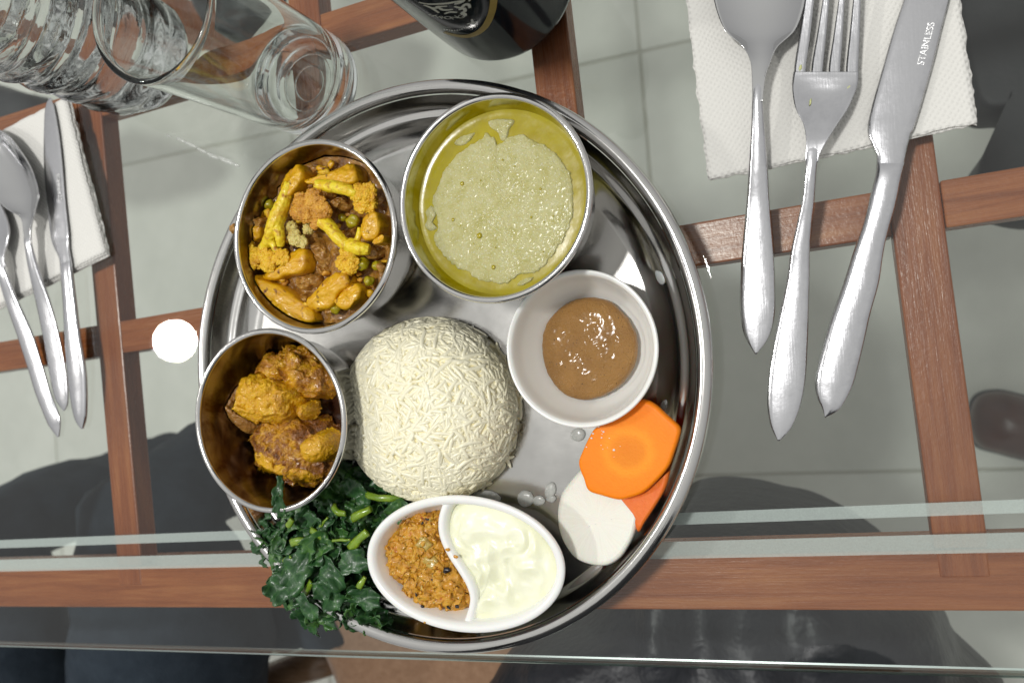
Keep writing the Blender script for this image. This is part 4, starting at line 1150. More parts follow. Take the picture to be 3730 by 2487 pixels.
# ------------------------------------------------------------------ sauteed greens
greens = empty('sauteed_greens', (*at(1200, 2030, PZ).xy, PZ))
tag(greens, 'heap of dark green chopped leaves spilling over the plate rim', 'greens')
gpoly = [(1050, 1790), (1230, 1740), (1300, 1720), (1400, 1770), (1540, 1810), (1480, 1850), (1380, 1900), (1345, 1985), (1330, 2080), (1350, 2150), (1420, 2225), (1440, 2265), (1330, 2262), (1190, 2225), (1090, 2150), (1000, 2060), (970, 1960), (1010, 1870)]
gc = at(1180, 2010, PZ)
def leaf_piece(rg, p, size, asp, mat, yaw, pitch, roll, curl, name='leaf'):
    NX, NY = 12, 9; V, F = [], []
    sd = rg.uniform(0, 100); cd = rg.uniform(-0.7, 0.7); ruf = rg.uniform(0.03, 0.11); crm = rg.uniform(0.08, 0.20); vein = rg.random() < 0.35
    rot = Matrix.Rotation(yaw, 3, 'Z') @ Matrix.Rotation(pitch, 3, 'Y') @ Matrix.Rotation(roll, 3, 'X')
    for i in range(NX + 1):
        for j in range(NY + 1):
            a = 2 * i / NX - 1; b = 2 * j / NY - 1
            # square patch rounded to an irregular torn shape
            xa = a * math.sqrt(1 - 0.34 * b * b); xb = b * math.sqrt(1 - 0.34 * a * a)
            g = 1 + 0.30 * noise.noise(Vector((a * 1.3 + sd, b * 1.3, 0))) + 0.16 * noise.noise(Vector((a * 4 + sd, b * 4, 3)))
            x = 0.5 * xa * size * g; y = 0.5 * xb * size * asp * g
            w = y * math.cos(cd) + x * math.sin(cd)
            k = 2.2 * curl / size
            z = (1 - math.cos(w * k)) / k if abs(curl) > 0.05 else 0.0
            sh = (math.sin(w * k) / k - w) if abs(curl) > 0.05 else 0.0
            x += sh * math.sin(cd); y += sh * math.cos(cd)
            z += size * crm * noise.noise(Vector((a * 1.5 + sd, b * 1.5, 5))) + size * 0.07 * noise.noise(Vector((a * 4 + sd, b * 4, 8)))
            ed = max(abs(a), abs(b)) ** 4
            z += size * ruf * ed * math.sin(6 * math.atan2(b, a) + sd)
            if vein: z -= 0.035 * size * max(0, 1 - abs(b) * 5)
            V.append(rot @ Vector((x, y, z)))
    for i in range(NX):
        for j in range(NY):
            q = i * (NY + 1) + j
            F.append((q, q + NY + 1, q + NY + 2, q + 1))
    o = mesh_obj(name, V, F, M[mat], None, p)
    so = o.modifiers.new('thick', 'SOLIDIFY'); so.thickness = 0.00028
    return cpart(o, greens)
rg = random.Random(11)
cnt = 0
while cnt < 270:
    x = rg.uniform(950, 1560); y = rg.uniform(1700, 2330)
    if not inside(x, y, gpoly): continue
    # height of the heap: high in the middle, low at its edges
    dmin = min(math.hypot(x - q[0], y - q[1]) for q in gpoly)
    top = 0.004 + min(1.0, dmin / 150) * 0.021
    z = PZ + 0.002 + top * (cnt / 270) ** 0.7
    p = at(x, y, z)
    if p.to_2d().length > 0.128: p.z = max(p.z, 0.020)
    size = rg.uniform(0.008, 0.015) if cnt < 130 else rg.uniform(0.008, 0.019)
    leaf_piece(rg, p, size, rg.uniform(0.45, 1.0), 'leaf' if rg.random() < 0.68 else 'leaf2', rg.uniform(0, 6.28), rg.gauss(0, 0.55), rg.gauss(0, 0.55), rg.choice((-1, 1)) * rg.uniform(0.1, 1.1))
    cnt += 1
# larger leaves the photograph lets one tell apart, and the pieces hanging over the rim
for (x, y, z, s, asp, mt, yaw, pt, rl, cu) in [
    (1085, 2075, .026, .026, .62, 'leaf', 1.0, .1, .1, .5), (1290, 2045, .026, .017, .8, 'leaf', .2, .1, -.1, .7), (1030, 2130, .027, .020, .8, 'leaf', .9, .5, .1, .6),
    (1032, 2190, .018, .014, .7, 'leaf', -1.3, .9, .2, .9), (1118, 2262, .018, .022, .38, 'leaf', -1.3, .55, .0, 1.2), (1125, 2210, .026, .018, .5, 'leaf', -1.1, .2, .1, .8),
    (1210, 2090, .027, .020, .6, 'leaf', 2.2, .1, .2, 1.0), (1150, 1985, .028, .020, .7, 'leaf2', .5, .0, .2, .6), (1200, 2160, .025, .020, .7, 'leaf', -.8, .2, 0, .9),
    (1330, 2175, .020, .018, .6, 'leaf', -.3, .2, 0, .8), (1370, 2255, .014, .018, .6, 'leaf', .1, .1, 0, .6), (1440, 2290, .010, .018, .5, 'leaf', .1, .0, 0, .6),
    (1410, 1750, .016, .018, .6, 'leaf', .4, .1, 0, .8), (1300, 1785, .022, .018, .5, 'leaf', -.9, .2, 0, .8), (1010, 2010, .020, .018, .5, 'leaf2', 1.4, .1, .4, .5), (1450, 1860, .020, .013, .9, 'leaf2', .6, .2, .2, .9)]:
    leaf_piece(rg, at(x, y, PZ + z), s, asp, mt, yaw, pt, rl, cu)
lf = leaf_piece(rg, at(1015, 1790, RZ - 0.004), 0.016, 0.35, 'leaf', 1.6, 0.35, 0.2, 1.1)
lf2 = leaf_piece(rg, at(1020, 1840, RZ + 0.001), 0.013, 0.5, 'leaf', 1.2, -0.3, 0.3, 0.9)
ZG = lambda pts: zm(pts, 950, 1700, 2.613)
def stalk(pts, r, flat=0.6, mat='stem'):
    q = smooth_path([(*at(*ZG([p[:2]])[0], PZ + p[2]),) for p in pts], 10)
    V, F = tube(q, [r * (1.05 - 0.03 * i) for i in range(10)], 8, flat)
    V = [Vector(v) + Vector((noise.noise(Vector(v) * 300), noise.noise(Vector(v) * 300 + Vector((4, 0, 0))), 0)) * 0.0007 for v in V]
    cpart(mesh_obj('stem', V, F, M[mat]), greens)
stalk([(890, 480, .024), (960, 440, .026), (1045, 400, .025)], 0.0026, 1.0)
stalk([(850, 775, .024), (920, 700, .026), (1010, 620, .027)], 0.0027, .45)
stalk([(1175, 145, .020), (1230, 195, .021), (1285, 250, .020)], 0.0022, .6)
stalk([(1000, 260, .021), (1120, 295, .022), (1260, 300, .020), (1360, 290, .017)], 0.0020, .5)
stalk([(480, 600, .026), (545, 640, .028), (580, 710, .027)], 0.0020, .6)
stalk([(290, 720, .027), (370, 705, .028), (450, 705, .027)], 0.0022, .5)
stalk([(690, 370, .022), (730, 430, .024), (810, 445, .024)], 0.0020, .6)
stalk([(260, 560, .024), (300, 500, .025)], 0.0022, .6)
stalk([(930, 1150, .022), (990, 1050, .022)], 0.0019, .5)
stalk([(420, 1200, .022), (480, 1090, .024)], 0.0023, .5)
stalk([(45, 590, .012), (75, 740, .013), (120, 900, .015)], 0.0034, .35, 'leaf2')
stalk([(560, 570, .026), (640, 480, .026)], 0.0009, 1); stalk([(680, 700, .028), (850, 690, .027)], 0.0008, 1); stalk([(220, 900, .026), (290, 850, .027)], 0.0015, .6)
stalk([(810, 80, .016), (920, 170, .018), (1000, 250, .018)], 0.0020, .5, 'leaf2')

# ------------------------------------------------------------------ water drops on plate and glass
def drop_mat():
    t = NT('starchy_water')
    tr = t.node('ShaderNodeBsdfTransparent'); tr.inputs[0].default_value = (0.95, 0.96, 0.95, 1)
    t.set(Base_Color=(0.72, 0.73, 0.70), Roughness=0.12, Normal=t.bump(t.noise(700, 3), 0.25, 0.0005))
    mx = t.node('ShaderNodeMixShader'); t.l.new(t.math('ADD', t.math('MULTIPLY', t.noise(500, 3), 0.5), 0.15), mx.inputs[0])
    t.l.new(tr.outputs[0], mx.inputs[1]); t.l.new(t.p.outputs[0], mx.inputs[2]); t.l.new(mx.outputs[0], t.out.inputs['Surface'])
    return t.m
M['starch_water'] = drop_mat()
def drop(x, y, rx, ry, z, label, h=0.0011, mat='starch_water', name='water_drop', cat='water drop', rot=0.0, seed=0, group='water drops'):
    c = math.cos(rot); s = math.sin(rot)
    pts = []
    for k in range(10):
        a = 2 * math.pi * k / 10; q = 1 + 0.16 * noise.noise(Vector((math.cos(a) * 2 + seed, math.sin(a) * 2, seed)))
        dx, dy = rx * q * math.cos(a), ry * q * math.sin(a)
        pts.append((x + dx * c - dy * s, y + dx * s + dy * c))
    o = pillow(name, pts, z, z + h, M[mat], n=28, rings=6, e=2, zmid=z, under=0.0, bottom=True)
    return tag(o, label, cat, group)
pz = PZ + 0.0003
drop(2105, 1583, 27, 24, pz, 'round water drop on the plate just below the ramekin', 0.0014, seed=1)
drop(2427, 1475, 20, 22, pz + 0.0002, 'round water drop above the right tip of the carrot', 0.0013, seed=2)
drop(1775, 1805, 52, 20, pz, 'long milky water drop touching the rice and the oval dish', 0.0012, rot=0.2, seed=3)
drop(1915, 1815, 30, 30, pz, 'milky water drop right of the long drop by the dish', 0.0013, seed=4)
drop(1962, 1822, 24, 18, pz, 'small clear water drop between two milky drops', 0.0010, seed=5)
drop(2005, 1785, 20, 30, pz, 'upright water drop left of the radish slice', 0.0012, rot=0.3, seed=6)
drop(2008, 1815, 18, 14, pz, 'tiny water drop below the upright drop by the radish', 0.0009, seed=7)
M['milky'] = plain('milky_starch', (0.62, 0.62, 0.60), 0.25, 0.5, sss=0.3)
sp = drop(2405, 1010, 34, 26, 0.0066, 'milky starch patch on the plate wall above the ramekin', 0.0010, 'milky', 'starch_patch', 'starch', 0.6, 8, 'starch patches')
sp.rotation_euler = (0, -0.95, 0.3)
for k, (x, y, a, b, lab) in enumerate([(660, 510, 20, 5, 'first from the left'), (695, 527, 26, 6, 'second from the left'), (735, 548, 20, 6, 'third from the left'), (775, 568, 26, 7, 'fourth from the left'), (825, 585, 34, 8, 'longest one'), (860, 600, 14, 6, 'nearest the curry bowl'), (615, 495, 9, 4, 'tiny leftmost one')]):
    drop(x, y, a, b, 0.0002, 'wet streak on the glass by the tumbler, %s' % lab, 0.0006, 'starch_water', 'wet_streak', 'water streak', 0.42, k + 20, 'wet streaks on the glass')

# ------------------------------------------------------------------ paper napkins
def napkin_obj(quad, label, plies, seed, zb=0.0003, jit=0.0005):
    rt = empty('napkin', (*at(*quad[0], 0).xy, 0.0))
    NX, NY = 40, 40
    for k in range(plies):
        V, F = [], []
        sh = 0.0007 * (plies - 1 - k)
        c = [at(x, y, 0) for x, y in quad]
        for s in range(2):
            for i in range(NX + 1):
                for j in range(NY + 1):
                    a, b = i / NX, j / NY
                    p = c[0].lerp(c[1], a).lerp(c[3].lerp(c[2], a), b)
                    edge = i in (0, NX) or j in (0, NY)
                    g = noise.noise(Vector((p.x * 260, p.y * 260, seed + k))) * jit * 2.2 if edge else 0
                    h = 0.0010 * noise.noise(Vector((p.x * 22, p.y * 22, seed + k * 3)))
                    V.append((p.x + g + sh * math.cos(seed + k), p.y + g - sh, zb + k * 0.0009 + max(0, h + 0.0003) + (0.0007 if s else 0)))
        n1 = (NX + 1) * (NY + 1)
        for i in range(NX):
            for j in range(NY):
                q = i * (NY + 1) + j
                F.append((q + 1, q + NY + 2, q + NY + 1, q)); F.append((n1 + q, n1 + q + NY + 1, n1 + q + NY + 2, n1 + q + 1))
        for i in range(NX):
            for j in (0, NY):
                q = i * (NY + 1) + j; r = q + NY + 1
                F.append((q, r, n1 + r, n1 + q))
        for j in range(NY):
            for i in (0, NX):
                q = i * (NY + 1) + j; r = q + 1
                F.append((q, r, n1 + r, n1 + q))
        cpart(fix_normals(mesh_obj('ply', V, F, M['paper'])), rt)
    return tag(rt, label, 'napkin')
napkin_obj([(2488, -90), (2581, 658), (3556, 452), (3482, -90)], 'white embossed paper napkin under the right spoon, fork and knife', 2, 1)
napkin_obj([(-420, 720), (-250, 1240), (404, 920), (260, 358)], 'folded white paper napkin under the left cutlery', 4, 5)
NZ = 0.0030

# ------------------------------------------------------------------ cutlery
def loft(stations, z_off=0.0, n=60, th=0.0011, crown=0.0006):
    """stations: (x_left, x_right, y, z, thickness factor) in photo pixels; a solid slightly crowned bar"""
    st = smooth_path([(0.5 * (a + b), 0.5 * (b - a), y, z, t) for a, b, y, z, t in stations], n)
    V, F = [], []; K = 12
    C = [at(s[0], s[2], s[3] + z_off) for s in st]
    for i, s in enumerate(st):
        t = (C[min(i + 1, n - 1)] - C[max(i - 1, 0)]).normalized()
        sd = Vector((0, 0, 1)).cross(t).normalized()
        e0 = at(s[0] + s[1], s[2], s[3] + z_off)
        # half width measured across the axis
        w = max(0.0004, abs((e0 - C[i]).dot(sd)))
        up = t.cross(sd).normalized()
        if up.z < 0: up = -up
        hh = th * s[4]
        for k in range(K):
            a = 2 * math.pi * k / K
            ca, sa_ = math.cos(a), math.sin(a)
            x = w * math.copysign(abs(ca) ** 0.6, ca); z = hh * math.copysign(abs(sa_) ** 0.75, sa_)
            V.append(C[i] + sd * x + up * z)
    for i in range(n - 1):
        for k in range(K):
            j = (k + 1) % K
            F.append((i * K + k, i * K + j, (i + 1) * K + j, (i + 1) * K + k))
    F.append(tuple(reversed(range(K)))); F.append(tuple(range((n - 1) * K, n * K)))
    return V, F

def shell(name, stations, root, mat, n=48, nw=16, th=0.0011, pw=2.0):
    """thin curved sheet of metal: stations (x_left, x_right, y, z of the edge, depth of the hollow)"""
    st = smooth_path(stations, n)
    V, F = [], []
    for lay in range(2):
        for s_ in st:
            a = at(s_[0], s_[2], s_[3]); b = at(max(s_[1], s_[0] + 1), s_[2], s_[3])
            for j in range(nw + 1):
                q = -1 + 2 * j / nw
                p = a.lerp(b, (q + 1) / 2)
                V.append((p.x, p.y, p.z - max(0, s_[4]) * (1 - abs(q) ** pw) - th * lay))
    n1 = n * (nw + 1)
    for i in range(n - 1):
        for j in range(nw):
            q = i * (nw + 1) + j
            F.append((q, q + nw + 1, q + nw + 2, q + 1)); F.append((n1 + q + 1, n1 + q + nw + 2, n1 + q + nw + 1, n1 + q))
        for j in (0, nw):
            q = i * (nw + 1) + j; r = q + nw + 1
            F.append((q, r, n1 + r, n1 + q))
    for i in (0, n - 1):
        for j in range(nw):
            q = i * (nw + 1) + j
            F.append((q, q + 1, n1 + q + 1, n1 + q))
    o = fix_normals(mesh_obj(name, V, F, mat))
    return cpart(o, root)

def text_mesh(txt, size, ext=0.0001):
    cu = bpy.data.curves.new('t', 'FONT'); cu.body = txt; cu.size = size; cu.extrude = ext; cu.align_x = 'CENTER'; cu.align_y = 'CENTER'; cu.resolution_u = 3
    o = bpy.data.objects.new('t', cu); COL.objects.link(o)
    bpy.context.view_layer.update()
    me = bpy.data.meshes.new_from_object(o.evaluated_get(bpy.context.evaluated_depsgraph_get()))
    bpy.data.objects.remove(o)
    return me

# right-hand set
sp = empty('spoon', (*at(2760, 900, 0).xy, NZ))
cpart(mesh_obj('handle', *loft([(2750, 2756, 1289, .0016, .5), (2712, 2802, 1225, .0018, .8), (2695, 2822, 1140, .0022, 1), (2695, 2823, 1030, .0026, 1.1), (2703, 2817, 900, .0035, 1.2), (2718, 2803, 740, .0055, 1.3), (2726, 2797, 622, .008, 1.5), (2735, 2786, 480, .0110, 1.5),
      (2739, 2778, 365, .0128, 1.1), (2741, 2782, 290, .0128, .6), (2744, 2784, 240, .0120, .3)]), M['cutlery']), sp)
shell('bowl', [(2741, 2777, 372, .0138, .0), (2739, 2786, 290, .0139, .0003), (2733, 2806, 225, .0137, .0012), (2705, 2832, 170, .0134, .0030), (2643, 2892, 113, .0131, .0052), (2612, 2921, 45, .0129, .0068), (2598, 2934, -20, .0128, .0076), (2592, 2940, -110, .0128, .0078), (2605, 2927, -220, .0128, .0068), (2650, 2882, -310, .0129, .0042), (2715, 2818, -358, .0130, .0015), (2760, 2776, -376, .0130, .0002)], sp, M['cutlery_mirror'], 80, 28)
tag(sp, 'right hand table spoon with its bowl cut off at the top', 'spoon')

fk = empty('fork', (*at(2920, 900, 0).xy, NZ))
cpart(mesh_obj('handle', *loft([(2832, 2840, 1604, .0015, .5), (2801, 2890, 1540, .0017, .8), (2793, 2929, 1422, .0020, 1), (2816, 2942, 1252, .0024, 1.1), (2864, 2949, 1026, .0040, 1.2), (2881, 2950, 913, .0055, 1.3), (2906, 2958, 800, .0075, 1.4), (2920, 2966, 735, .0090, 1.5), (2932, 2974, 622, .0115, 1.5),
      (2935, 2981, 566, .0126, .8), (2942, 2994, 510, .0124, .45), (2955, 3010, 460, .0114, .3)], n=80), M['cutlery']), fk)
shell('head', [(2934, 2980, 590, .0129, .0), (2934, 2986, 562, .0132, .0), (2936, 3014, 509, .0134, .0002), (2926, 3050, 452, .0128, .0008), (2898, 3087, 396, .0118, .0013), (2887, 3113, 339, .0107, .0014), (2886, 3124, 305, .0097, .0004), (2888, 3126, 280, .0094, .0), (2891, 3127, 262, .0094, .0)], fk, M['cutlery'], 40, 24, 0.0012)
for a0, a1, b0, b1 in ((2892, 2936, 2931, 2965), (2954, 2998, 2997, 3020), (3017, 3062, 3055, 3076), (3080, 3127, 3108, 3135)):
    shell('tine', [(a0 + 3, a1 - 3, 284, .00938, .0), (a0 + 2, a1 - 1, 240, .0094, .0), (a0 * .5 + b0 * .5, a1 * .5 + b1 * .5, 130, .0097, .0), (b0, b1, 0, .0108, .0), (b0 + 8, b1 + 2, -60, .0117, .0), (b0 + 18, b1 - 2, -105, .0126, .0)], fk, M['cutlery'], 20, 4, 0.0012)
tag(fk, 'right hand fork with yellow food smears between spoon and knife', 'fork')
M['smear'] = food('yellow_smear', [(0.3, (0.50, 0.50, 0.20)), (0.7, (0.62, 0.62, 0.34))], 400, 0.5)
for k, pts in enumerate([[(2948, 372), (2955, 360), (2957, 376), (2950, 386)], [(2908, 248), (2918, 232), (2922, 246), (2912, 258)], [(3085, 318), (3100, 308), (3096, 330), (3088, 336)]]):
    o = pillow('smear', pts, 0.0092 + (0.0016 if k == 0 else 0.0), 0.0098 + (0.0016 if k == 0 else 0.0), M['smear'], n=30, rings=4, e=3, zmid=0.0100, amp=0.0003, freq=700, under=0)
    cpart(o, fk)

def knife(label, blade, handle, stamp, ssize, sang, sz, ref):
    kn = empty('table_knife', (*at(*ref, 0).xy, NZ))
    cpart(mesh_obj('blade', *loft(blade, n=60, th=0.0007), M['cutlery']), kn)
    cpart(mesh_obj('handle', *loft(handle, n=60, th=0.0019), M['cutlery']), kn)
    me = text_mesh('STAINLESS', ssize)
    me.materials.clear(); me.materials.append(M['stamp'])
    o = bpy.data.objects.new('stamped_mark', me); link(o)
    o.location = at(*stamp, sz); o.rotation_euler = (0, 0, sang)
    cpart(o, kn)
    return tag(kn, label, 'knife')
B_ = 0.0050
knife('right hand table knife with a stamped blade and satin handle', [(3360, 3500, -180, B_, .6), (3320, 3480, -90, B_, .9), (3291, 3459, 0, B_, 1), (3254, 3430, 110, B_, 1), (3220, 3401, 226, B_, 1), (3172, 3352, 396, B_, 1), (3158, 3328, 470, B_, 1.2), (3175, 3312, 520, B_, 1.3), (3192, 3299, 566, B_, 1.6), (3190, 3288, 620, B_, 1.8)],
      [(3192, 3296, 590, B_, .5), (3189, 3285, 633, B_ + .0003, .9), (3164, 3265, 735, B_, 1), (3141, 3240, 825, .0046, 1), (3110, 3220, 913, .0043, 1), (3073, 3203, 1026, .0038, 1), (3033, 3172, 1139, .0034, 1), (2997, 3147, 1252, .003, 1), (2968, 3118, 1366, .0026, 1), (2967, 3096, 1422, .0025, .9), (2983, 3062, 1479, .0024, .8), (3002, 3008, 1518, .0022, .4)],
      (3374, 160), 0.0039, 1.28, B_ + 0.0008, (3200, 700))
L_ = 0.0058
knife('left hand table knife with its pointed blade on the folded napkin', [(182, 186, 357, L_, .5), (165, 197, 391, L_, .8), (159, 213, 474, L_, 1), (159, 228, 599, L_, 1), (168, 238, 723, L_, 1), (182, 251, 847, L_, 1.1), (193, 255, 889, L_, 1.3), (213, 257, 930, L_, 1.7), (220, 262, 965, L_, 1.9)],
      [(216, 260, 945, L_, .5), (222, 264, 985, L_, .9), (231, 277, 1100, .0054, 1), (237, 292, 1220, .0047, 1), (245, 312, 1340, .0038, 1), (255, 317, 1430, .003, 1), (273, 314, 1520, .0025, .9), (297, 303, 1561, .0022, .4)],
      (216, 682), 0.0039, 1.66, L_ + 0.0008, (240, 1000))
ls = empty('spoon', (*at(150, 1000, 0).xy, NZ))
cpart(mesh_obj('handle', *loft([(229, 235, 1495, .0016, .5), (213, 248, 1470, .0018, .8), (195, 250, 1430, .002, 1), (177, 240, 1340, .0026, 1), (156, 216, 1220, .0042, 1.1), (132, 183, 1100, .0068, 1.2), (106, 140, 980, .0110, 1.4), (91, 115, 890, .0140, 1.1), (86, 110, 845, .0138, .6), (84, 108, 815, .0130, .3)]), M['cutlery']), ls)
shell('bowl', [(91, 113, 893, .0149, .0), (84, 110, 845, .0152, .0002), (79, 116, 805, .0151, .0012), (64, 122, 785, .0150, .0026), (29, 126, 765, .0149, .0042), (0, 132, 740, .0148, .0056), (-25, 137, 710, .0148, .0066), (-60, 128, 660, .0148, .0076), (-88, 104, 600, .0148, .0076), (-105, 66, 540, .0148, .0064), (-102, 30, 495, .0148, .0046), (-88, -8, 470, .0148, .0022), (-62, -40, 458, .0149, .0003)], ls, M['cutlery_mirror'], 80, 28)
tag(ls, 'left hand spoon beside the pointed knife on the folded napkin', 'spoon')
lfk = empty('fork', (*at(100, 1200, 0).xy, NZ))
cpart(mesh_obj('handle', *loft([(210, 216, 1590, .0016, .5), (185, 222, 1555, .0018, .8), (165, 220, 1520, .002, 1), (129, 186, 1430, .0024, 1), (102, 159, 1340, .003, 1.1), (63, 120, 1220, .0046, 1.2), (22, 66, 1100, .0075, 1.3), (-8, 26, 1000, .0112, 1.2), (-24, 8, 945, .0122, .8), (-30, 4, 900, .0116, .3)], n=80), M['cutlery']), lfk)
shell('head', [(-14, 20, 972, .0124, .0), (-24, 12, 935, .0128, .0), (-60, 26, 880, .0124, .0006), (-92, 31, 838, .0118, .0012), (-120, 20, 790, .0111, .0012), (-138, 0, 740, .0108, .0006)], lfk, M['cutlery'], 40, 20, 0.0012)
for k in range(4):
    x0 = -138 + k * 37
    shell('tine', [(x0, x0 + 26, 745, .0108, .0), (x0 - 20, x0 + 3, 650, .0115, .0), (x0 - 42, x0 - 24, 560, .0140, .0), (x0 - 50, x0 - 40, 520, .0155, .0)], lfk, M['cutlery'], 16, 4, 0.0012)
tag(lfk, 'leftmost fork handle crossing the left edge of the photo', 'fork')

# ------------------------------------------------------------------ clear tumbler
gp = Vector((-0.0722, 0.1632, 0))
gl = empty('tumbler', (gp.x, gp.y, 0.0004)); 
tag(gl, 'empty clear glass tumbler with a thick base beside the plate', 'glass')
H = 0.122
gprof = [(0, 0.0016), (0.012, 0.0016), (0.020, 0.0012), (0.0250, 0.0), (0.0280, 0.0004), (0.0299, 0.0030), (0.0304, 0.008), (0.0308, 0.02), (0.0319, 0.06), (0.0330, 0.10), (0.0340, H - 0.004), (0.0344, H - 0.0014), (0.0338, H - 0.0002), (0.0329, H), (0.0320, H - 0.0006), (0.0316, H - 0.0018), (0.0318, H - 0.005), (0.0309, 0.10), (0.0297, 0.06), (0.0284, 0.026), (0.0255, 0.0185), (0.0215, 0.0150), (0.012, 0.0138), (0, 0.0134)]
fix_normals(mesh_obj('body', *lathe(list(smooth_path(gprof, 120)), 120), M['tumbler'], gl))
for k, (r, z) in enumerate(((0.0175, 0.0016), (0.0105, 0.0016))):
    mesh_obj('moulded_ring', *lathe(bead(r, z - 0.0002, 0.0006, 8), 80), M['tumbler'], gl)

# ------------------------------------------------------------------ clear plastic water bottle
bp = at(560, 215, 0)
wb = empty('water_bottle', (bp.x - 0.004, bp.y, 0.0004))
tag(wb, 'clear ribbed plastic water bottle full of water behind the tumbler', 'bottle')
def pet_profile(k, top):
    pr = [(0.0, 0.006), (0.012, 0.004), (0.020, 0.0008), (0.028, 0.0002), (0.0345, 0.003), (0.0385, 0.010)]
    z = 0.014
    while z < 0.205:
        pr.append((0.0395 + 0.0011 * math.sin(z * 2 * math.pi / 0.021), z)); z += 0.0035
    pr += [(0.0385, 0.212), (0.034, 0.228), (0.024, 0.248), (0.0150, 0.262), (0.0135, 0.275), (0.0135, 0.285)]
    return [(max(0, r - k), zz) for r, zz in pr]
def petaloid(V, amp):
    out = []
    for v in V:
        x, y, z = v; r = math.hypot(x, y); a = math.atan2(y, x)
        f = max(0, 1 - z / 0.05)
        s = 1 + amp * f * math.sin(5 * a) * (r / 0.04)
        # dents of a squeezed bottle
        g = 1 + 0.022 * noise.noise(Vector((x * 26, y * 26, z * 22))) + 0.007 * noise.noise(Vector((x * 70, y * 70, z * 40)))
        out.append((x * s * g, y * s * g, z + (0.0 if z > 0.02 else max(0, 0.002 * math.sin(5 * a) * f))))
    return out
V, F = lathe(pet_profile(0, 1), 96)
mesh_obj('shell', petaloid(V, 0.06), F, M['pet'], wb)
V, F = lathe([(r, z) for r, z in pet_profile(0.0012, 1) if z < 0.23] + [(0.0, 0.2285)], 96)
V = petaloid(V, 0.06)
fix_normals(mesh_obj('water', [(x, y, z + 0.0010) for x, y, z in V], F, M['bottle_water'], wb))
mesh_obj('cap', *lathe([(0, 0.2865), (0.0145, 0.2865), (0.0152, 0.285), (0.0152, 0.272)], 40), M['white_dish'], wb)

# ------------------------------------------------------------------ dark beer bottle with printed label
bb = at(1842, -42, 0)
beer = empty('beer_bottle', (bb.x, bb.y, 0.0004))
tag(beer, 'dark glass beer bottle with gold ring print behind the plate', 'bottle')
BR = 0.0405
bprof = [(0, 0.006), (0.020, 0.004), (0.031, 0.0), (0.0350, 0.0004), (0.0383, 0.0030), (0.0400, 0.0075), (BR, 0.013), (BR, 0.05), (BR, 0.10), (BR, 0.155), (0.0393, 0.168), (0.032, 0.187), (0.022, 0.205), (0.0165, 0.222), (0.0142, 0.25), (0.0138, 0.27), (0.0150, 0.272), (0.0150, 0.279), (0.0138, 0.281), (0.0110, 0.281)]
mesh_obj('body', *lathe(list(smooth_path(bprof, 110)), 120), M['beer'], beer)
for k in range(60):
    a = -1.9 + k * 0.055 - 0.6
    mesh_obj('heel_dot', *blob((0.0358 * math.cos(a), 0.0358 * math.sin(a), 0.0012), 0.0007, 0, 0, 1, (1, 1, 0.8), 1), M['beer'], beer)
def on_bottle(x, y, lift=0.00012):
    """where the line of sight of a photo pixel meets the bottle wall"""
    d = CAM_ROT @ Vector(((x - PW / 2) / FPX, -(y - PH / 2) / FPX, -1.0))
    ox, oy = CAM_POS.x - bb.x, CAM_POS.y - bb.y; r = BR + lift
    a = d.x ** 2 + d.y ** 2; b = 2 * (ox * d.x + oy * d.y); c = ox * ox + oy * oy - r * r
    q = b * b - 4 * a * c
    t = (-b - math.sqrt(max(q, 0))) / (2 * a)
    p = CAM_POS + d * t
    return Vector((p.x - bb.x, p.y - bb.y, p.z - 0.0004))
def brush(pts, w0, mat, name, n=26):
    q = smooth_path([on_bottle(*p) for p in pts], n)
    V, F = [], []
    for i in range(n):
        p = Vector(q[i]); t = Vector(q[min(i + 1, n - 1)]) - Vector(q[max(i - 1, 0)])
        nr = Vector((p.x, p.y, 0)).normalized(); s = nr.cross(t).normalized()
        w = w0 * (1 if name == 'gold_ring' else (0.55 + 0.6 * math.sin(math.pi * (i + 1) / (n + 1))))
        for k in (-1, 1):
            x = p + s * (w * k); h = math.hypot(x.x, x.y); f = (BR + 0.00012) / h
            V.append((x.x * f, x.y * f, x.z))
    for i in range(n - 1): F.append((2 * i, 2 * i + 1, 2 * i + 3, 2 * i + 2))
    return mesh_obj(name, V, F, M[mat], beer)
ZB = lambda pts: zm(pts, 1480, 0, 6.72)
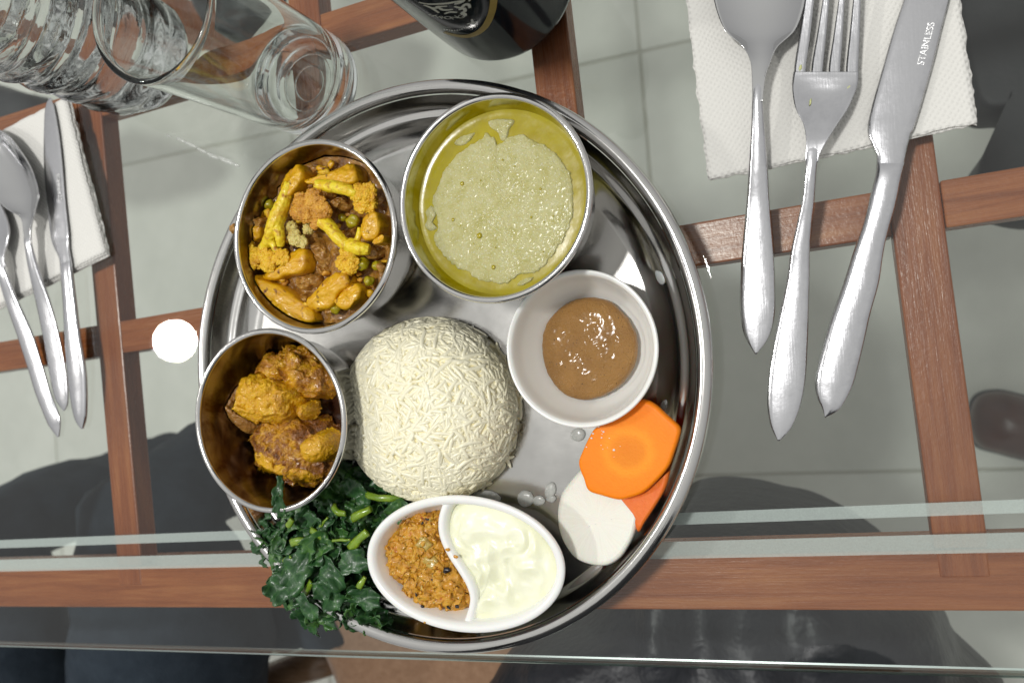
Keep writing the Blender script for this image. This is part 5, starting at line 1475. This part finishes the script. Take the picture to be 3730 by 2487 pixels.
brush([(1618, 118), (1648, 128), (1690, 134), (1730, 126), (1765, 100), (1786, 62), (1796, 25), (1799, -20), (1792, -70), (1770, -120)], 0.0019, 'gold', 'gold_ring', 40)
for st, w in [([(310, 60), (500, 105), (800, 105), (1000, 90), (1200, 55), (1440, 15)], .00067), ([(420, 130), (600, 195), (800, 325)], .00067), ([(600, 195), (740, 205), (770, 170), (1000, 160)], .00067),
              ([(790, 185), (900, 250), (1140, 240)], .00072), ([(935, 350), (1060, 305), (1250, 310)], .00064), ([(1180, 105), (1300, 80), (1430, 20)], .00067), ([(1175, 165), (1330, 200), (1440, 120), (1530, 130), (1555, 205)], .00072),
              ([(1280, 250), (1400, 215), (1440, 280), (1340, 320)], .00072), ([(1330, 330), (1420, 350), (1440, 400)], .00088), ([(1530, 10), (1570, 20)], .0006), ([(1600, 480), (1625, 545), (1690, 610)], .00056), ([(1480, 600), (1610, 570), (1750, 530)], .00056)]:
    brush(ZB(st), w, 'white_print', 'white_brush_print', 14)
for k, (x, y) in enumerate([(930, 715), (1000, 730), (1060, 742), (1120, 750), (1185, 752), (1250, 745), (1310, 733), (1365, 715), (1420, 690), (1480, 660), (1530, 640)]):
    brush(ZB([(x - 14, y + 18), (x, y - 16), (x + 14, y + 18)] if k % 2 else [(x - 12, y - 16), (x + 4, y), (x - 6, y + 20)]), .00020, 'white_print', 'small_print', 6)
# the word STRONG along its curved baseline
word = 'STRONG'
anch = ZB([(620, 385), (745, 415), (880, 435), (1020, 445), (1175, 440), (1340, 418)])
for ch, (x, y) in zip(word, anch):
    me = text_mesh(ch, 0.0046, 0.0)
    p = on_bottle(x, y); a0 = math.atan2(p.y, p.x)
    tilt = 0.10
    for v in me.vertices:
        u_, v_ = v.co.x * 1.0, v.co.y
        u2 = u_ * math.cos(tilt) - v_ * math.sin(tilt); v2 = u_ * math.sin(tilt) + v_ * math.cos(tilt)
        a = a0 + u2 / BR
        v.co = ((BR + 0.00014) * math.cos(a), (BR + 0.00014) * math.sin(a), p.z + v2)
    me.materials.clear(); me.materials.append(M['white_print'])
    o = bpy.data.objects.new('printed_letter', me); link(o, beer)
